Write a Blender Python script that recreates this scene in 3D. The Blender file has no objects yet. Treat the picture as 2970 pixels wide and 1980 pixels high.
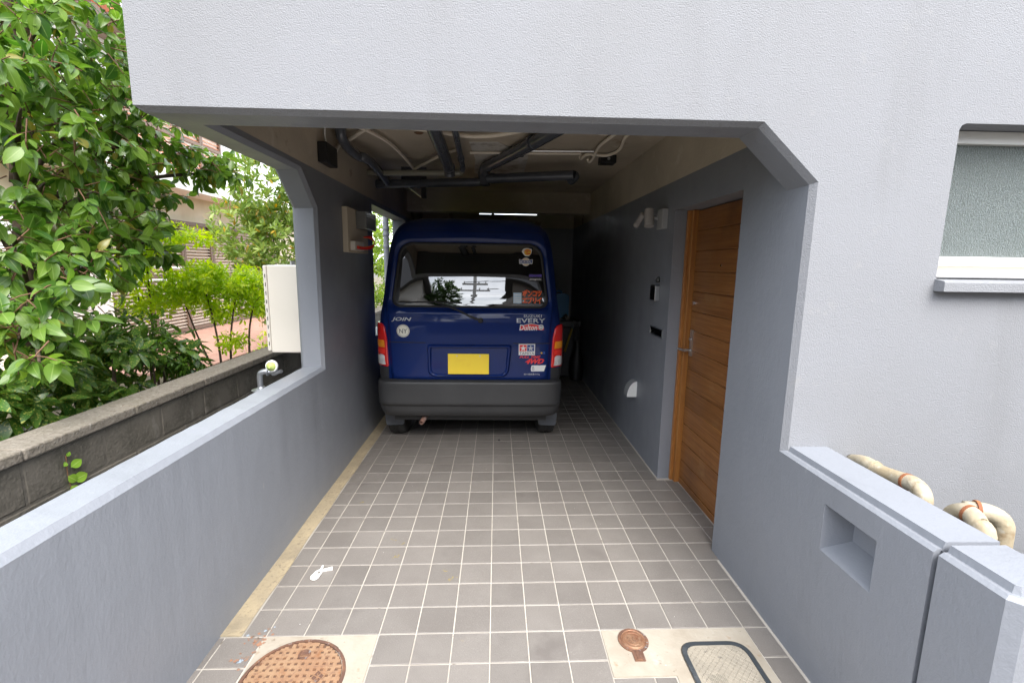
import bpy, math, random
import numpy as np
from mathutils import Vector, Matrix, Euler

rnd = random.Random(7)
sc = bpy.context.scene
col = sc.collection

# ------------------------------------------------------------------ camera
PITCH, YAW, ROLL = -0.160491, 0.035044, 0.014574
CAM = Vector((0.32403, -1.771362, 1.536426))
_f = Vector((math.sin(YAW) * math.cos(PITCH), math.cos(YAW) * math.cos(PITCH), math.sin(PITCH)))
_r0 = Vector((math.cos(YAW), -math.sin(YAW), 0))
_u0 = _r0.cross(_f)
_r = math.cos(ROLL) * _r0 + math.sin(ROLL) * _u0
_u = -math.sin(ROLL) * _r0 + math.cos(ROLL) * _u0
cam_data = bpy.data.cameras.new('camera')
cam = bpy.data.objects.new('camera', cam_data)
col.objects.link(cam)
cam.matrix_world = Matrix(((_r.x, _u.x, -_f.x, CAM.x), (_r.y, _u.y, -_f.y, CAM.y), (_r.z, _u.z, -_f.z, CAM.z), (0, 0, 0, 1)))
cam_data.sensor_width = 36.0
cam_data.lens = 1363.306 / 2970 * 36
cam_data.clip_start = 0.05
cam_data.clip_end = 3000
sc.camera = cam

# ------------------------------------------------------------------ sky, sun, exposure
SUN_EL, SUN_AZ = math.radians(50), math.radians(163)      # azimuth: clockwise from +Y; light comes from behind the camera
world = bpy.data.worlds.new('World')
sc.world = world
world.use_nodes = True
wt = world.node_tree
wt.nodes.clear()
w_out = wt.nodes.new('ShaderNodeOutputWorld')
w_bg = wt.nodes.new('ShaderNodeBackground')
w_sky = wt.nodes.new('ShaderNodeTexSky')
w_sky.sky_type = 'NISHITA'
w_sky.sun_disc = False
w_sky.sun_elevation = SUN_EL
w_sky.sun_rotation = SUN_AZ
w_sky.altitude = 50
w_sky.air_density = 1.0
w_sky.dust_density = 2.5
# thin broken cloud: the sky is washed towards white, more where the cloud is thick
w_tc = wt.nodes.new('ShaderNodeTexCoord')
w_map = wt.nodes.new('ShaderNodeMapping')
w_map.inputs['Scale'].default_value = (1.0, 1.0, 2.6)
w_noise = wt.nodes.new('ShaderNodeTexNoise')
w_noise.inputs['Scale'].default_value = 3.2
w_noise.inputs['Detail'].default_value = 7
w_noise.inputs['Roughness'].default_value = 0.58
w_ramp = wt.nodes.new('ShaderNodeValToRGB')
w_ramp.color_ramp.elements[0].position = 0.42
w_ramp.color_ramp.elements[0].color = (0.25, 0.25, 0.25, 1)
w_ramp.color_ramp.elements[1].position = 0.60
w_ramp.color_ramp.elements[1].color = (1, 1, 1, 1)
w_mix = wt.nodes.new('ShaderNodeMixRGB')
w_mix.inputs['Color2'].default_value = (13.5, 13.9, 14.6, 1)
wt.links.new(w_tc.outputs['Generated'], w_map.inputs['Vector'])
wt.links.new(w_map.outputs['Vector'], w_noise.inputs['Vector'])
wt.links.new(w_noise.outputs['Fac'], w_ramp.inputs['Fac'])
wt.links.new(w_ramp.outputs['Color'], w_mix.inputs['Fac'])
wt.links.new(w_sky.outputs['Color'], w_mix.inputs['Color1'])
wt.links.new(w_mix.outputs['Color'], w_bg.inputs['Color'])
wt.links.new(w_bg.outputs['Background'], w_out.inputs['Surface'])
w_bg.inputs['Strength'].default_value = 0.11

sun_data = bpy.data.lights.new('sun', 'SUN')
sun_data.energy = 1.8
sun_data.angle = math.radians(40)
sun_data.color = (1.0, 0.96, 0.9)
sun = bpy.data.objects.new('sun', sun_data)
col.objects.link(sun)
_sd = Vector((math.sin(SUN_AZ) * math.cos(SUN_EL), math.cos(SUN_AZ) * math.cos(SUN_EL), math.sin(SUN_EL)))
sun.rotation_euler = (-_sd).to_track_quat('-Z', 'Y').to_euler()
sun.location = _sd * 30

sc.view_settings.view_transform = 'Standard'
sc.view_settings.look = 'None'
sc.view_settings.exposure = 1.84
sc.view_settings.gamma = 1.0
sc.view_settings.use_curve_mapping = False
sc.cycles.use_denoising = True
sc.cycles.max_bounces = 10
sc.cycles.diffuse_bounces = 5
sc.cycles.transparent_max_bounces = 16
sc.cycles.caustics_reflective = False
sc.cycles.caustics_refractive = False


# ------------------------------------------------------------------ helpers: meshes
class MB:
    """Collects boxes, prisms, tubes, lathes, grids and links them as ONE mesh object."""

    def __init__(self):
        self.v, self.f, self.m = [], [], []
        self.mi = 0

    def add(self, vs, fs):
        b = len(self.v)
        self.v.extend([tuple(p) for p in vs])
        for f in fs:
            self.f.append(tuple(b + i for i in f))
            self.m.append(self.mi)
        return self

    def poly(self, pts):
        return self.add(pts, [tuple(range(len(pts)))])

    def box(self, x0, x1, y0, y1, z0, z1):
        vs = [(x, y, z) for z in (z0, z1) for y in (y0, y1) for x in (x0, x1)]
        return self.add(vs, [(0, 2, 3, 1), (4, 5, 7, 6), (0, 1, 5, 4), (2, 6, 7, 3), (0, 4, 6, 2), (1, 3, 7, 5)])

    def prism(self, pts, axis, a, b):
        """pts: 2-D polygon in the two other axes (in order), extruded along axis from a to b."""
        def p3(p, t):
            return (t, p[0], p[1]) if axis == 'X' else (p[0], t, p[1]) if axis == 'Y' else (p[0], p[1], t)
        n = len(pts)
        vs = [p3(p, a) for p in pts] + [p3(p, b) for p in pts]
        fs = [tuple(range(n))[::-1], tuple(range(n, 2 * n))]
        fs += [(i, (i + 1) % n, n + (i + 1) % n, n + i) for i in range(n)]
        return self.add(vs, fs)

    def tube(self, path, r, n=10, caps=True, close=False):
        path = [Vector(p) for p in path]
        rs = r if isinstance(r, (list, tuple)) else [r] * len(path)
        vs, prev = [], None
        N = len(path)
        for i, p in enumerate(path):
            if close:
                t = path[(i + 1) % N] - path[i - 1]
            else:
                t = path[min(i + 1, N - 1)] - path[max(i - 1, 0)]
            t = t.normalized() if t.length > 1e-9 else Vector((0, 0, 1))
            if prev is None:
                a = Vector((0, 0, 1)) if abs(t.z) < 0.9 else Vector((1, 0, 0))
                u = t.cross(a).normalized()
            else:
                u = (prev - t * prev.dot(t))
                u = u.normalized() if u.length > 1e-6 else t.orthogonal().normalized()
            prev = u
            w = t.cross(u)
            for k in range(n):
                an = 2 * math.pi * k / n
                vs.append(p + rs[i] * (math.cos(an) * u + math.sin(an) * w))
        fs = []
        segs = N if close else N - 1
        for i in range(segs):
            j = (i + 1) % N
            for k in range(n):
                fs.append((i * n + k, i * n + (k + 1) % n, j * n + (k + 1) % n, j * n + k))
        if caps and not close:
            fs.append(tuple(range(n))[::-1])
            fs.append(tuple((N - 1) * n + k for k in range(n)))
        return self.add(vs, fs)

    def lathe(self, prof, origin=(0, 0, 0), axis='Z', n=20, caps=True):
        """prof: list of (radius, height along axis)."""
        o = Vector(origin)
        vs = []
        for r, h in prof:
            for k in range(n):
                a = 2 * math.pi * k / n
                c, s = r * math.cos(a), r * math.sin(a)
                d = (c, s, h) if axis == 'Z' else (h, c, s) if axis == 'X' else (s, h, c)
                vs.append(o + Vector(d))
        fs = []
        for i in range(len(prof) - 1):
            for k in range(n):
                fs.append((i * n + k, i * n + (k + 1) % n, (i + 1) * n + (k + 1) % n, (i + 1) * n + k))
        if caps:
            fs.append(tuple(range(n))[::-1])
            fs.append(tuple((len(prof) - 1) * n + k for k in range(n)))
        return self.add(vs, fs)

    def grid(self, fn, nu, nv):
        vs = [fn(i / nu, j / nv) for j in range(nv + 1) for i in range(nu + 1)]
        w = nu + 1
        return self.add(vs, [(j * w + i, j * w + i + 1, (j + 1) * w + i + 1, (j + 1) * w + i) for j in range(nv) for i in range(nu)])

    def build(self, name, mats, parent=None, smooth=False, bevel=None, origin=None):
        me = bpy.data.meshes.new(name)
        vs = np.array(self.v, dtype=float)
        if parent is not None:
            o3 = np.array(world_loc(parent))
        elif origin is not None:
            o3 = np.array(origin, dtype=float)
        else:
            lo, hi = vs.min(0), vs.max(0)
            o3 = np.array([(lo[0] + hi[0]) / 2, (lo[1] + hi[1]) / 2, lo[2]])
        me.from_pydata([tuple(p) for p in (vs - o3)], [], self.f)
        for m in (mats if isinstance(mats, (list, tuple)) else [mats]):
            me.materials.append(m)
        if isinstance(mats, (list, tuple)) and len(mats) > 1:
            me.polygons.foreach_set('material_index', self.m)
        o = bpy.data.objects.new(name, me)
        col.objects.link(o)
        if parent is not None:
            o.parent = parent
        else:
            o.location = o3
        if bevel:
            md = o.modifiers.new('bevel', 'BEVEL')
            md.width = bevel
            md.segments = 2
            md.limit_method = 'ANGLE'
            md.angle_limit = math.radians(35)
        if smooth is not False:
            me.shade_smooth()
            if smooth is not True:
                me.set_sharp_from_angle(angle=math.radians(smooth))
        return o


_loc = {}


def world_loc(o):
    p = Vector((0, 0, 0))
    while o is not None:
        p = p + o.location
        o = o.parent
    return p


def tag(o, label=None, cat=None, group=None, kind=None):
    if label: o['label'] = label
    if cat: o['category'] = cat
    if group: o['group'] = group
    if kind: o['kind'] = kind
    return o


def thing(name, loc, label, cat, group=None):
    o = bpy.data.objects.new(name, None)
    o.empty_display_size = 0.1
    col.objects.link(o)
    o.location = loc
    return tag(o, label, cat, group)


def smooth_path(pts, n=6):
    """Catmull-Rom through the points."""
    P = [Vector(p) for p in pts]
    P = [P[0] * 2 - P[1]] + P + [P[-1] * 2 - P[-2]]
    out = []
    for i in range(1, len(P) - 2):
        a, b, c, d = P[i - 1:i + 3]
        for k in range(n):
            t = k / n
            out.append(0.5 * ((2 * b) + (c - a) * t + (2 * a - 5 * b + 4 * c - d) * t * t + (3 * b - a - 3 * c + d) * t ** 3))
    out.append(P[-2])
    return out


def round_poly(pts, radii, n=6):
    """Polygon with rounded corners (2-D)."""
    out = []
    N = len(pts)
    for i in range(N):
        p, a, b = Vector(pts[i]), Vector(pts[i - 1]), Vector(pts[(i + 1) % N])
        r = radii[i] if isinstance(radii, (list, tuple)) else radii
        if r <= 0:
            out.append(tuple(p)); continue
        d1, d2 = (a - p).normalized(), (b - p).normalized()
        for k in range(n + 1):
            t = k / n
            q = (p + d1 * r) * (1 - t) ** 2 + p * 2 * t * (1 - t) + (p + d2 * r) * t * t
            out.append(tuple(q))
    return out


# ------------------------------------------------------------------ helpers: materials
ALBEDO = {n: 0.64 for n in ('stucco_paint', 'wall_paint', 'floor_tile', 'grout', 'pale_cement', 'edging_mortar', 'asphalt', 'door_wood', 'door_frame_wood',
                            'weathered_block', 'block_mortar', 'coping_concrete', 'garden_soil', 'gravel', 'bare_ground', 'joint_mastic', 'rusty_cast_iron',
                            'rusty_cast_iron_rim', 'pit_rust', 'rusty_bronze', 'pale_resin', 'mid_resin', 'dark_resin', 'orange_paint_stain', 'blue_grey_paint_stain',
                            'yellow_crayon', 'bumper_plastic', 'cream_vent_pipe', 'rust', 'galvanised', 'bark', 'brown_twig', 'grey_pvc')}
ALBEDO.update({'door_wood': 0.80, 'door_frame_wood': 0.76, 'floor_tile': 0.72, 'grout': 0.56, 'wall_paint': 0.74, 'terracotta_paving': 0.8, 'blue_car_paint': 0.68, 'raw_concrete': 1.12, 'brown_slat': 0.85, 'cream_enamel': 0.85, 'white_aluminium': 0.8})


def mat(name, base, rough=0.6, metal=0.0, vary=(), bumps=(), coat=0.0, spec=0.5, rough_var=None, objrand=0.0, trans=0.0):
    """vary: list of (scale, low, high, colour[, stretch]) noise layers mixed over the base colour.
    bumps: list of (scale, distance, detail[, stretch])."""
    k = ALBEDO.get(name, 1.0)                 # overall reflectance of this finish
    base = tuple(c * k for c in base)
    vary = [(*v[:3], tuple(c * k for c in v[3]), *v[4:]) for v in vary]
    m = bpy.data.materials.new(name)
    m.use_nodes = True
    t = m.node_tree
    N, L = t.nodes, t.links
    b = N['Principled BSDF']
    b.inputs['Roughness'].default_value = rough
    b.inputs['Metallic'].default_value = metal
    b.inputs['Coat Weight'].default_value = coat
    b.inputs['Coat Roughness'].default_value = 0.04
    b.inputs['Specular IOR Level'].default_value = spec
    b.inputs['Base Color'].default_value = (*base, 1)
    geo = N.new('ShaderNodeNewGeometry')

    def vec(stretch):
        if stretch is None:
            return geo.outputs['Position']
        mp = N.new('ShaderNodeMapping')
        mp.inputs['Scale'].default_value = stretch
        L.new(geo.outputs['Position'], mp.inputs['Vector'])
        return mp.outputs['Vector']

    cur = None
    for v in vary:
        scale, lo, hi, c2 = v[:4]
        st = v[4] if len(v) > 4 else None
        no = N.new('ShaderNodeTexNoise')
        no.inputs['Scale'].default_value = scale
        no.inputs['Detail'].default_value = 5
        no.inputs['Roughness'].default_value = 0.6
        L.new(vec(st), no.inputs['Vector'])
        mr = N.new('ShaderNodeMapRange')
        mr.inputs['From Min'].default_value = lo
        mr.inputs['From Max'].default_value = hi
        L.new(no.outputs['Fac'], mr.inputs['Value'])
        mx = N.new('ShaderNodeMixRGB')
        mx.inputs['Color1'].default_value = (*base, 1)
        mx.inputs['Color2'].default_value = (*c2, 1)
        if cur is not None:
            L.new(cur, mx.inputs['Color1'])
        L.new(mr.outputs['Result'], mx.inputs['Fac'])
        cur = mx.outputs['Color']
    if objrand:
        oi = N.new('ShaderNodeObjectInfo')
        mr = N.new('ShaderNodeMapRange')
        mr.inputs['To Min'].default_value = 1 - objrand
        mr.inputs['To Max'].default_value = 1 + objrand
        L.new(oi.outputs['Random'], mr.inputs['Value'])
        hs = N.new('ShaderNodeHueSaturation')
        L.new(mr.outputs['Result'], hs.inputs['Value'])
        if cur is not None:
            L.new(cur, hs.inputs['Color'])
        else:
            hs.inputs['Color'].default_value = (*base, 1)
        cur = hs.outputs['Color']
    if cur is not None:
        L.new(cur, b.inputs['Base Color'])
    if rough_var:
        no = N.new('ShaderNodeTexNoise')
        no.inputs['Scale'].default_value = rough_var[0]
        L.new(geo.outputs['Position'], no.inputs['Vector'])
        mr = N.new('ShaderNodeMapRange')
        mr.inputs['From Min'].default_value = 0.3
        mr.inputs['From Max'].default_value = 0.7
        mr.inputs['To Min'].default_value = rough_var[1]
        mr.inputs['To Max'].default_value = rough_var[2]
        L.new(no.outputs['Fac'], mr.inputs['Value'])
        L.new(mr.outputs['Result'], b.inputs['Roughness'])
    prev = None
    for bp in bumps:
        scale, dist, det = bp[:3]
        st = bp[3] if len(bp) > 3 else None
        no = N.new('ShaderNodeTexNoise')
        no.inputs['Scale'].default_value = scale
        no.inputs['Detail'].default_value = det
        L.new(vec(st), no.inputs['Vector'])
        bn = N.new('ShaderNodeBump')
        bn.inputs['Distance'].default_value = dist
        bn.inputs['Strength'].default_value = 1.0
        L.new(no.outputs['Fac'], bn.inputs['Height'])
        if prev is not None:
            L.new(prev, bn.inputs['Normal'])
        prev = bn.outputs['Normal']
    if prev is not None:
        L.new(prev, b.inputs['Normal'])
    return m


def glass_mat(name, tint, ior=1.6, rough=0.0, gloss_tint=(1, 1, 1), bump=None):
    """Thin sheet of glass: Fresnel mix of a tinted see-through and a mirror reflection."""
    m = bpy.data.materials.new(name)
    m.use_nodes = True
    t = m.node_tree
    N, L = t.nodes, t.links
    N.remove(N['Principled BSDF'])
    fr = N.new('ShaderNodeFresnel')
    fr.inputs['IOR'].default_value = ior
    tr = N.new('ShaderNodeBsdfTransparent')
    tr.inputs['Color'].default_value = (*tint, 1)
    gl = N.new('ShaderNodeBsdfGlossy')
    gl.inputs['Roughness'].default_value = rough
    gl.inputs['Color'].default_value = (*gloss_tint, 1)
    mx = N.new('ShaderNodeMixShader')
    L.new(fr.outputs['Fac'], mx.inputs['Fac'])
    L.new(tr.outputs['BSDF'], mx.inputs[1])
    L.new(gl.outputs['BSDF'], mx.inputs[2])
    L.new(mx.outputs['Shader'], N['Material Output'].inputs['Surface'])
    if bump:
        geo = N.new('ShaderNodeNewGeometry')
        no = N.new('ShaderNodeTexNoise')
        no.inputs['Scale'].default_value = bump[0]
        L.new(geo.outputs['Position'], no.inputs['Vector'])
        bn = N.new('ShaderNodeBump')
        bn.inputs['Distance'].default_value = bump[1]
        L.new(no.outputs['Fac'], bn.inputs['Height'])
        L.new(bn.outputs['Normal'], gl.inputs['Normal'])
        L.new(bn.outputs['Normal'], fr.inputs['Normal'])
    return m


GREY = (0.326, 0.336, 0.362)
m_stucco = mat('stucco_paint', GREY, 0.75, vary=[(0.9, 0.35, 0.7, (0.314, 0.321, 0.340)), (2.2, 0.52, 0.72, (0.290, 0.297, 0.315), (1.6, 1.6, 0.22)), (14, 0.62, 0.8, (0.36, 0.365, 0.375)), (0.45, 0.5, 0.7, (0.305, 0.312, 0.328))],
               bumps=[(200, 0.0024, 2), (50, 0.0008, 2), (1.2, 0.008, 2)])
m_paint = mat('wall_paint', (0.290, 0.307, 0.342), 0.42, vary=[(1.4, 0.4, 0.7, (0.268, 0.284, 0.317)), (3.0, 0.55, 0.72, (0.252, 0.266, 0.296), (1.5, 1.5, 0.18)), (22, 0.68, 0.78, (0.36, 0.372, 0.395), (1, 1, 0.35)), (70, 0.72, 0.76, (0.48, 0.49, 0.50), (1, 1, 0.5)), (0.7, 0.5, 0.7, (0.305, 0.322, 0.362))],
              bumps=[(80, 0.0011, 2, (1, 1, 0.6)), (9, 0.0018, 2), (190, 0.0005, 1), (26, 0.0008, 2, (1, 1, 0.25))], rough_var=(4, 0.36, 0.55))
m_concrete = mat('raw_concrete', (0.48, 0.42, 0.335), 0.85, vary=[(1.3, 0.4, 0.65, (0.38, 0.33, 0.26)), (6, 0.6, 0.72, (0.52, 0.47, 0.40)), (2.2, 0.64, 0.72, (0.22, 0.15, 0.10))],
                 bumps=[(40, 0.002, 4)])
m_patch = mat('filler_plaster', (0.62, 0.60, 0.56), 0.8, vary=[(9, 0.5, 0.62, (0.42, 0.39, 0.34))], bumps=[(50, 0.003, 4)])
m_tile = mat('floor_tile', (0.228, 0.207, 0.189), 0.5, objrand=0.09,
             vary=[(3.2, 0.42, 0.68, (0.262, 0.240, 0.219)), (260, 0.55, 0.72, (0.33, 0.31, 0.285)), (190, 0.60, 0.75, (0.14, 0.126, 0.115)), (1.1, 0.62, 0.75, (0.22, 0.197, 0.178)), (7, 0.70, 0.76, (0.33, 0.28, 0.20)), (2.6, 0.60, 0.70, (0.20, 0.18, 0.165)), (0.55, 0.5, 0.7, (0.25, 0.228, 0.207))],
             bumps=[(240, 0.0012, 2)], rough_var=(5, 0.38, 0.6))
m_grout = mat('grout', (0.76, 0.71, 0.63), 0.9, vary=[(4, 0.4, 0.7, (0.66, 0.60, 0.52)), (1.6, 0.55, 0.72, (0.46, 0.41, 0.35)), (22, 0.62, 0.72, (0.30, 0.26, 0.21))], bumps=[(120, 0.001, 2)])
m_cement = mat('pale_cement', (0.53, 0.475, 0.39), 0.85, vary=[(5, 0.42, 0.66, (0.43, 0.37, 0.29)), (30, 0.64, 0.72, (0.34, 0.27, 0.20)), (9, 0.6, 0.7, (0.58, 0.54, 0.47)), (14, 0.64, 0.72, (0.42, 0.30, 0.19))], bumps=[(70, 0.0015, 3)])
m_edging = mat('edging_mortar', (0.46, 0.38, 0.255), 0.9, vary=[(9, 0.42, 0.66, (0.55, 0.45, 0.29)), (60, 0.55, 0.68, (0.32, 0.26, 0.18)), (3, 0.58, 0.7, (0.36, 0.30, 0.21))], bumps=[(90, 0.003, 3), (12, 0.004, 2)])
m_asphalt = mat('asphalt', (0.11, 0.11, 0.11), 0.9, vary=[(60, 0.5, 0.7, (0.17, 0.17, 0.165)), (0.8, 0.4, 0.7, (0.14, 0.138, 0.133))], bumps=[(150, 0.003, 3)])
m_wood = mat('door_wood', (0.31, 0.125, 0.036), 0.36, vary=[(3, 0.35, 0.65, (0.22, 0.082, 0.022), (1, 0.6, 14)), (4, 0.48, 0.72, (0.39, 0.185, 0.06), (1, 0.8, 45)), (1.3, 0.54, 0.7, (0.14, 0.055, 0.020)), (2.4, 0.58, 0.7, (0.36, 0.19, 0.075), (1, 1, 1.5))],
             bumps=[(40, 0.0008, 3, (1, 0.15, 6))], objrand=0.12, rough_var=(3, 0.28, 0.5))
m_wood_pale = mat('door_frame_wood', (0.47, 0.20, 0.05), 0.42, vary=[(4, 0.4, 0.65, (0.33, 0.12, 0.028), (8, 8, 0.4)), (2, 0.6, 0.72, (0.56, 0.30, 0.11), (6, 6, 0.5))], bumps=[(40, 0.0007, 3, (5, 5, 0.2))])
m_alu = mat('white_aluminium', (0.80, 0.79, 0.75), 0.35, spec=0.6)
m_steel = mat('brushed_steel', (0.62, 0.63, 0.64), 0.28, 1.0, bumps=[(90, 0.0002, 2)])
m_chrome = mat('chrome', (0.75, 0.76, 0.78), 0.12, 1.0)
m_greymetal = mat('grey_enamel', (0.33, 0.335, 0.34), 0.4)
m_white = mat('white_plastic', (0.82, 0.81, 0.78), 0.4)
m_cream = mat('cream_enamel', (0.80, 0.75, 0.67), 0.4, vary=[(2, 0.5, 0.8, (0.76, 0.71, 0.63))])
m_black = mat('black_plastic', (0.012, 0.012, 0.013), 0.45)
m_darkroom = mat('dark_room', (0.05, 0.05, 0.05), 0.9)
# ------------------------------------------------------------------ ground outside
mb = MB()
mb.poly([(-1500, -1500, -0.16), (1500, -1500, -0.16), (1500, 1500, -0.16), (-1500, 1500, -0.16)])
tag(mb.build('ground', mat('bare_ground', (0.12, 0.105, 0.085), 0.95, vary=[(0.5, 0.4, 0.7, (0.09, 0.085, 0.065))]), origin=(0, 0, -0.16)), kind='structure')
mb = MB()
mb.poly([(-60, -7.5, -0.14), (60, -7.5, -0.14), (60, -2.4, -0.14), (-60, -2.4, -0.14)])
tag(mb.build('road', m_asphalt, origin=(0, -5, -0.14)), kind='structure')
mb = MB()
mb.box(-60, 60, -2.6, -2.4, -0.15, -0.02)
tag(mb.build('kerb', m_cement, bevel=0.015), kind='structure')

# ------------------------------------------------------------------ carport floor: grout bed, single tiles, edging, cement patches
PT = 0.156
TILT = 0.008
XL, XR = -0.812, 1.518
floor = MB()
floor.box(-0.97, 1.70, -2.4, 5.75, -0.16, -0.0035)
fl = floor.build('carport_floor', m_grout, origin=(0, 0, 0))
fl.rotation_euler = (0, -TILT, 0)
tag(fl, kind='structure')
mb = MB()
mb.grid(lambda u, v: (-0.85 + 0.127 * u - (0.004 * math.sin(v * 60) * u), 0.0 + 5.7 * v, 0.0018 + 0.003 * math.sin(v * 37 + u * 3) * (1 - u)), 3, 120)
mb.build('edging_strip', m_edging, fl, smooth=True)

def tile_mesh(sx, sy, name):
    h, c = 0.0, 0.0018
    b = MB()
    x, y = sx / 2, sy / 2
    vs = [(-x, -y, -0.006), (x, -y, -0.006), (x, y, -0.006), (-x, y, -0.006),
          (-x, -y, h - c), (x, -y, h - c), (x, y, h - c), (-x, y, h - c),
          (-x + c, -y + c, h), (x - c, -y + c, h), (x - c, y - c, h), (-x + c, y - c, h)]
    fs = [(8, 9, 10, 11)]
    for a in (0, 4):
        fs += [(a + i, a + (i + 1) % 4, a + 4 + (i + 1) % 4, a + 4 + i) for i in range(4)]
    b.add(vs, fs)
    me = bpy.data.meshes.new(name)
    me.from_pydata(b.v, [], b.f)
    me.materials.append(m_tile)
    return me

tiles = []                                    # (x0, x1, y0, y1)
GR = 0.0056
for r in range(-15, 37):
    y0, y1 = r * PT, (r + 1) * PT
    xs = []
    if r >= 0:
        xmax = 1.645 if 3 <= r <= 8 else 1.507
        c = -4
        xs.append((-0.722, -4 * PT))
        while c * PT < xmax - 0.02:
            xs.append((c * PT, min((c + 1) * PT, xmax)))
            c += 1
        y1 = min(y1, 5.69)
    else:
        xs.append((-0.848, -5.06 * PT))
        xs.append((-5.06 * PT, -4.03 * PT))
        c = -4
        while c * PT < 1.5:
            xs.append((c * PT, min((c + 1) * PT, 1.507)))
            c += 1
    for x0, x1 in xs:
        if r < 0:                             # cement patches round the covers stay free of tiles
            if -3 <= r and x0 > -0.64 and x1 < -1 * PT + 0.01:
                continue
            if x0 > 0.77 and x1 < 1.41:
                if r == -1: continue
                if r == -2:
                    if x0 > 1.0: continue
                    y1c = -0.236
                    tiles.append((x0, min(x1, 1.02), y0, y1c))
                    continue
                if r >= -5:
                    if x0 > 1.0: continue
                    x1 = min(x1, 1.02)
        tiles.append((x0, x1, y0, y1))
def px_size(t):
    x, y = (t[0] + t[1]) / 2, (t[2] + t[3]) / 2
    d = Vector((x, y, 0)) - CAM
    f = d.dot(_f)
    if f < 0.2: return -1
    u, v = d.dot(_r) / f, d.dot(_u) / f
    if abs(u) > 1.12 or abs(v) > 0.78: return -1
    if y > 2.6 and -0.75 < x < 0.88: return 0.0005
    return (t[1] - t[0]) * (t[3] - t[2]) / f ** 3
tiles.sort(key=lambda t: -px_size(t))
tile_cache = {}
rest = MB()
for i, (x0, x1, y0, y1) in enumerate(tiles):
    sx, sy = round(x1 - x0 - GR, 3), round(y1 - y0 - GR, 3)
    if sx < 0.01 or sy < 0.01:
        continue
    if i < 298:
        if (sx, sy) not in tile_cache:
            tile_cache[(sx, sy)] = tile_mesh(sx, sy, 'tile')
        o = bpy.data.objects.new('tile', tile_cache[(sx, sy)])
        col.objects.link(o)
        o.parent = fl
        o.location = ((x0 + x1) / 2, (y0 + y1) / 2, rnd.uniform(-0.0004, 0.0006))
        o.rotation_euler = (rnd.uniform(-0.0025, 0.0025), rnd.uniform(-0.0025, 0.0025), rnd.uniform(-0.002, 0.002))
    else:
        rest.box((x0 + x1 - sx) / 2, (x0 + x1 + sx) / 2, (y0 + y1 - sy) / 2, (y0 + y1 + sy) / 2, -0.006, 0.0)
tag(rest.build('far_tile', m_tile, fl), kind='stuff')
mb = MB()
mb.box(-0.622, -0.159, -0.465, -0.004, -0.005, 0.0006)
mb.build('cement_patch', m_cement, fl)
mb = MB()
mb.prism([(0.783, -0.004), (1.401, -0.004), (1.401, -0.775), (1.024, -0.775), (1.024, -0.233), (0.783, -0.233)], 'Z', -0.005, 0.0006)
mb.build('cement_patch', m_cement, fl)

# ------------------------------------------------------------------ the house
ZC, ZP, ZS = 2.455, 2.11, 2.06                # raw ceiling, top of the dark paint, beam soffit
FY, FI = 0.04, 0.064                          # front plane, inner end of the chamfer
house = thing('grey_house', (1.5, 0.1, -0.1), 'grey stucco house with an open carport under its upper storey', 'house')
mb = MB()
TOP = 5.3
F = [(-0.962, 2.075), (1.308, 2.073), (1.537, 1.864), (1.537, -0.1)]
I = [(-0.940, 2.057), (1.300, 2.057), (1.518, 1.856), (1.518, -0.1)]
WX0, WX1, WZ0, WZ1 = 2.055, 3.30, 1.512, 2.085
def y3(pts, y): return [(p[0], y, p[1]) for p in pts]
mb.poly(y3([F[0], F[1], F[2], F[3], (WX0, -0.1), (WX0, TOP), (-0.962, TOP)], FY))
mb.poly(y3([(WX0, -0.1), (WX1, -0.1), (WX1, WZ0), (WX0, WZ0)], FY))
mb.poly(y3([(WX0, WZ1), (WX0 + 0.03, WZ1), (WX1, WZ1), (WX1, TOP), (WX0, TOP)], FY))
mb.poly(y3([(WX0, WZ1), (WX0, WZ1 - 0.022), (WX0 + 0.008, WZ1 - 0.007), (WX0 + 0.024, WZ1)], FY))
mb.poly(y3([(WX1, -0.1), (4.6, -0.1), (4.6, TOP), (WX1, TOP)], FY))
for k in range(3):                            # chamfer round the opening, then the jamb and soffit
    a, b, c, d = F[k], F[k + 1], I[k + 1], I[k]
    mb.add([(a[0], FY, a[1]), (b[0], FY, b[1]), (c[0], FI, c[1]), (d[0], FI, d[1])], [(0, 1, 2, 3)])
mb.build('facade', m_stucco, house)
mb = MB()
for k in range(3):
    c, d = I[k], I[k + 1]
    mb.add([(c[0], FI, c[1]), (d[0], FI, d[1]), (d[0], 0.205, d[1]), (c[0], 0.205, c[1])], [(0, 1, 2, 3)])
mb.poly(y3([(XL, 2.057), (1.300, 2.057), (1.518, 1.856), (1.518, ZC), (XL, ZC)], 0.205))
mb.build('front_beam', m_paint, house)
# window reveal
mb = MB()
for x0, z0, x1, z1 in ((WX0, WZ0, WX0, WZ1), (WX0, WZ1, WX1, WZ1), (WX1, WZ1, WX1, WZ0), (WX1, WZ0, WX0, WZ0)):
    mb.add([(x0, FY, z0), (x1, FY, z1), (x1, 0.17, z1), (x0, 0.17, z0)], [(0, 1, 2, 3)])
mb.build('window_reveal', m_stucco, house)
# right wall of the carport, painted to ZP, raw concrete above
mb = MB()
mb.box(XR, 1.72, 0.205, 0.556, -0.1, ZP)
mb.box(XR, 1.72, 0.556, 1.44, 1.915, ZP)
mb.box(XR, 1.72, 1.44, 5.7, -0.1, ZP)
mb.build('side_wall', m_paint, house)
mb = MB()
mb.box(XR + 0.001, 1.72, 0.206, 5.7, ZP + 0.0005, ZC)
mb.build('concrete_beam', m_concrete, house)
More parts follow.
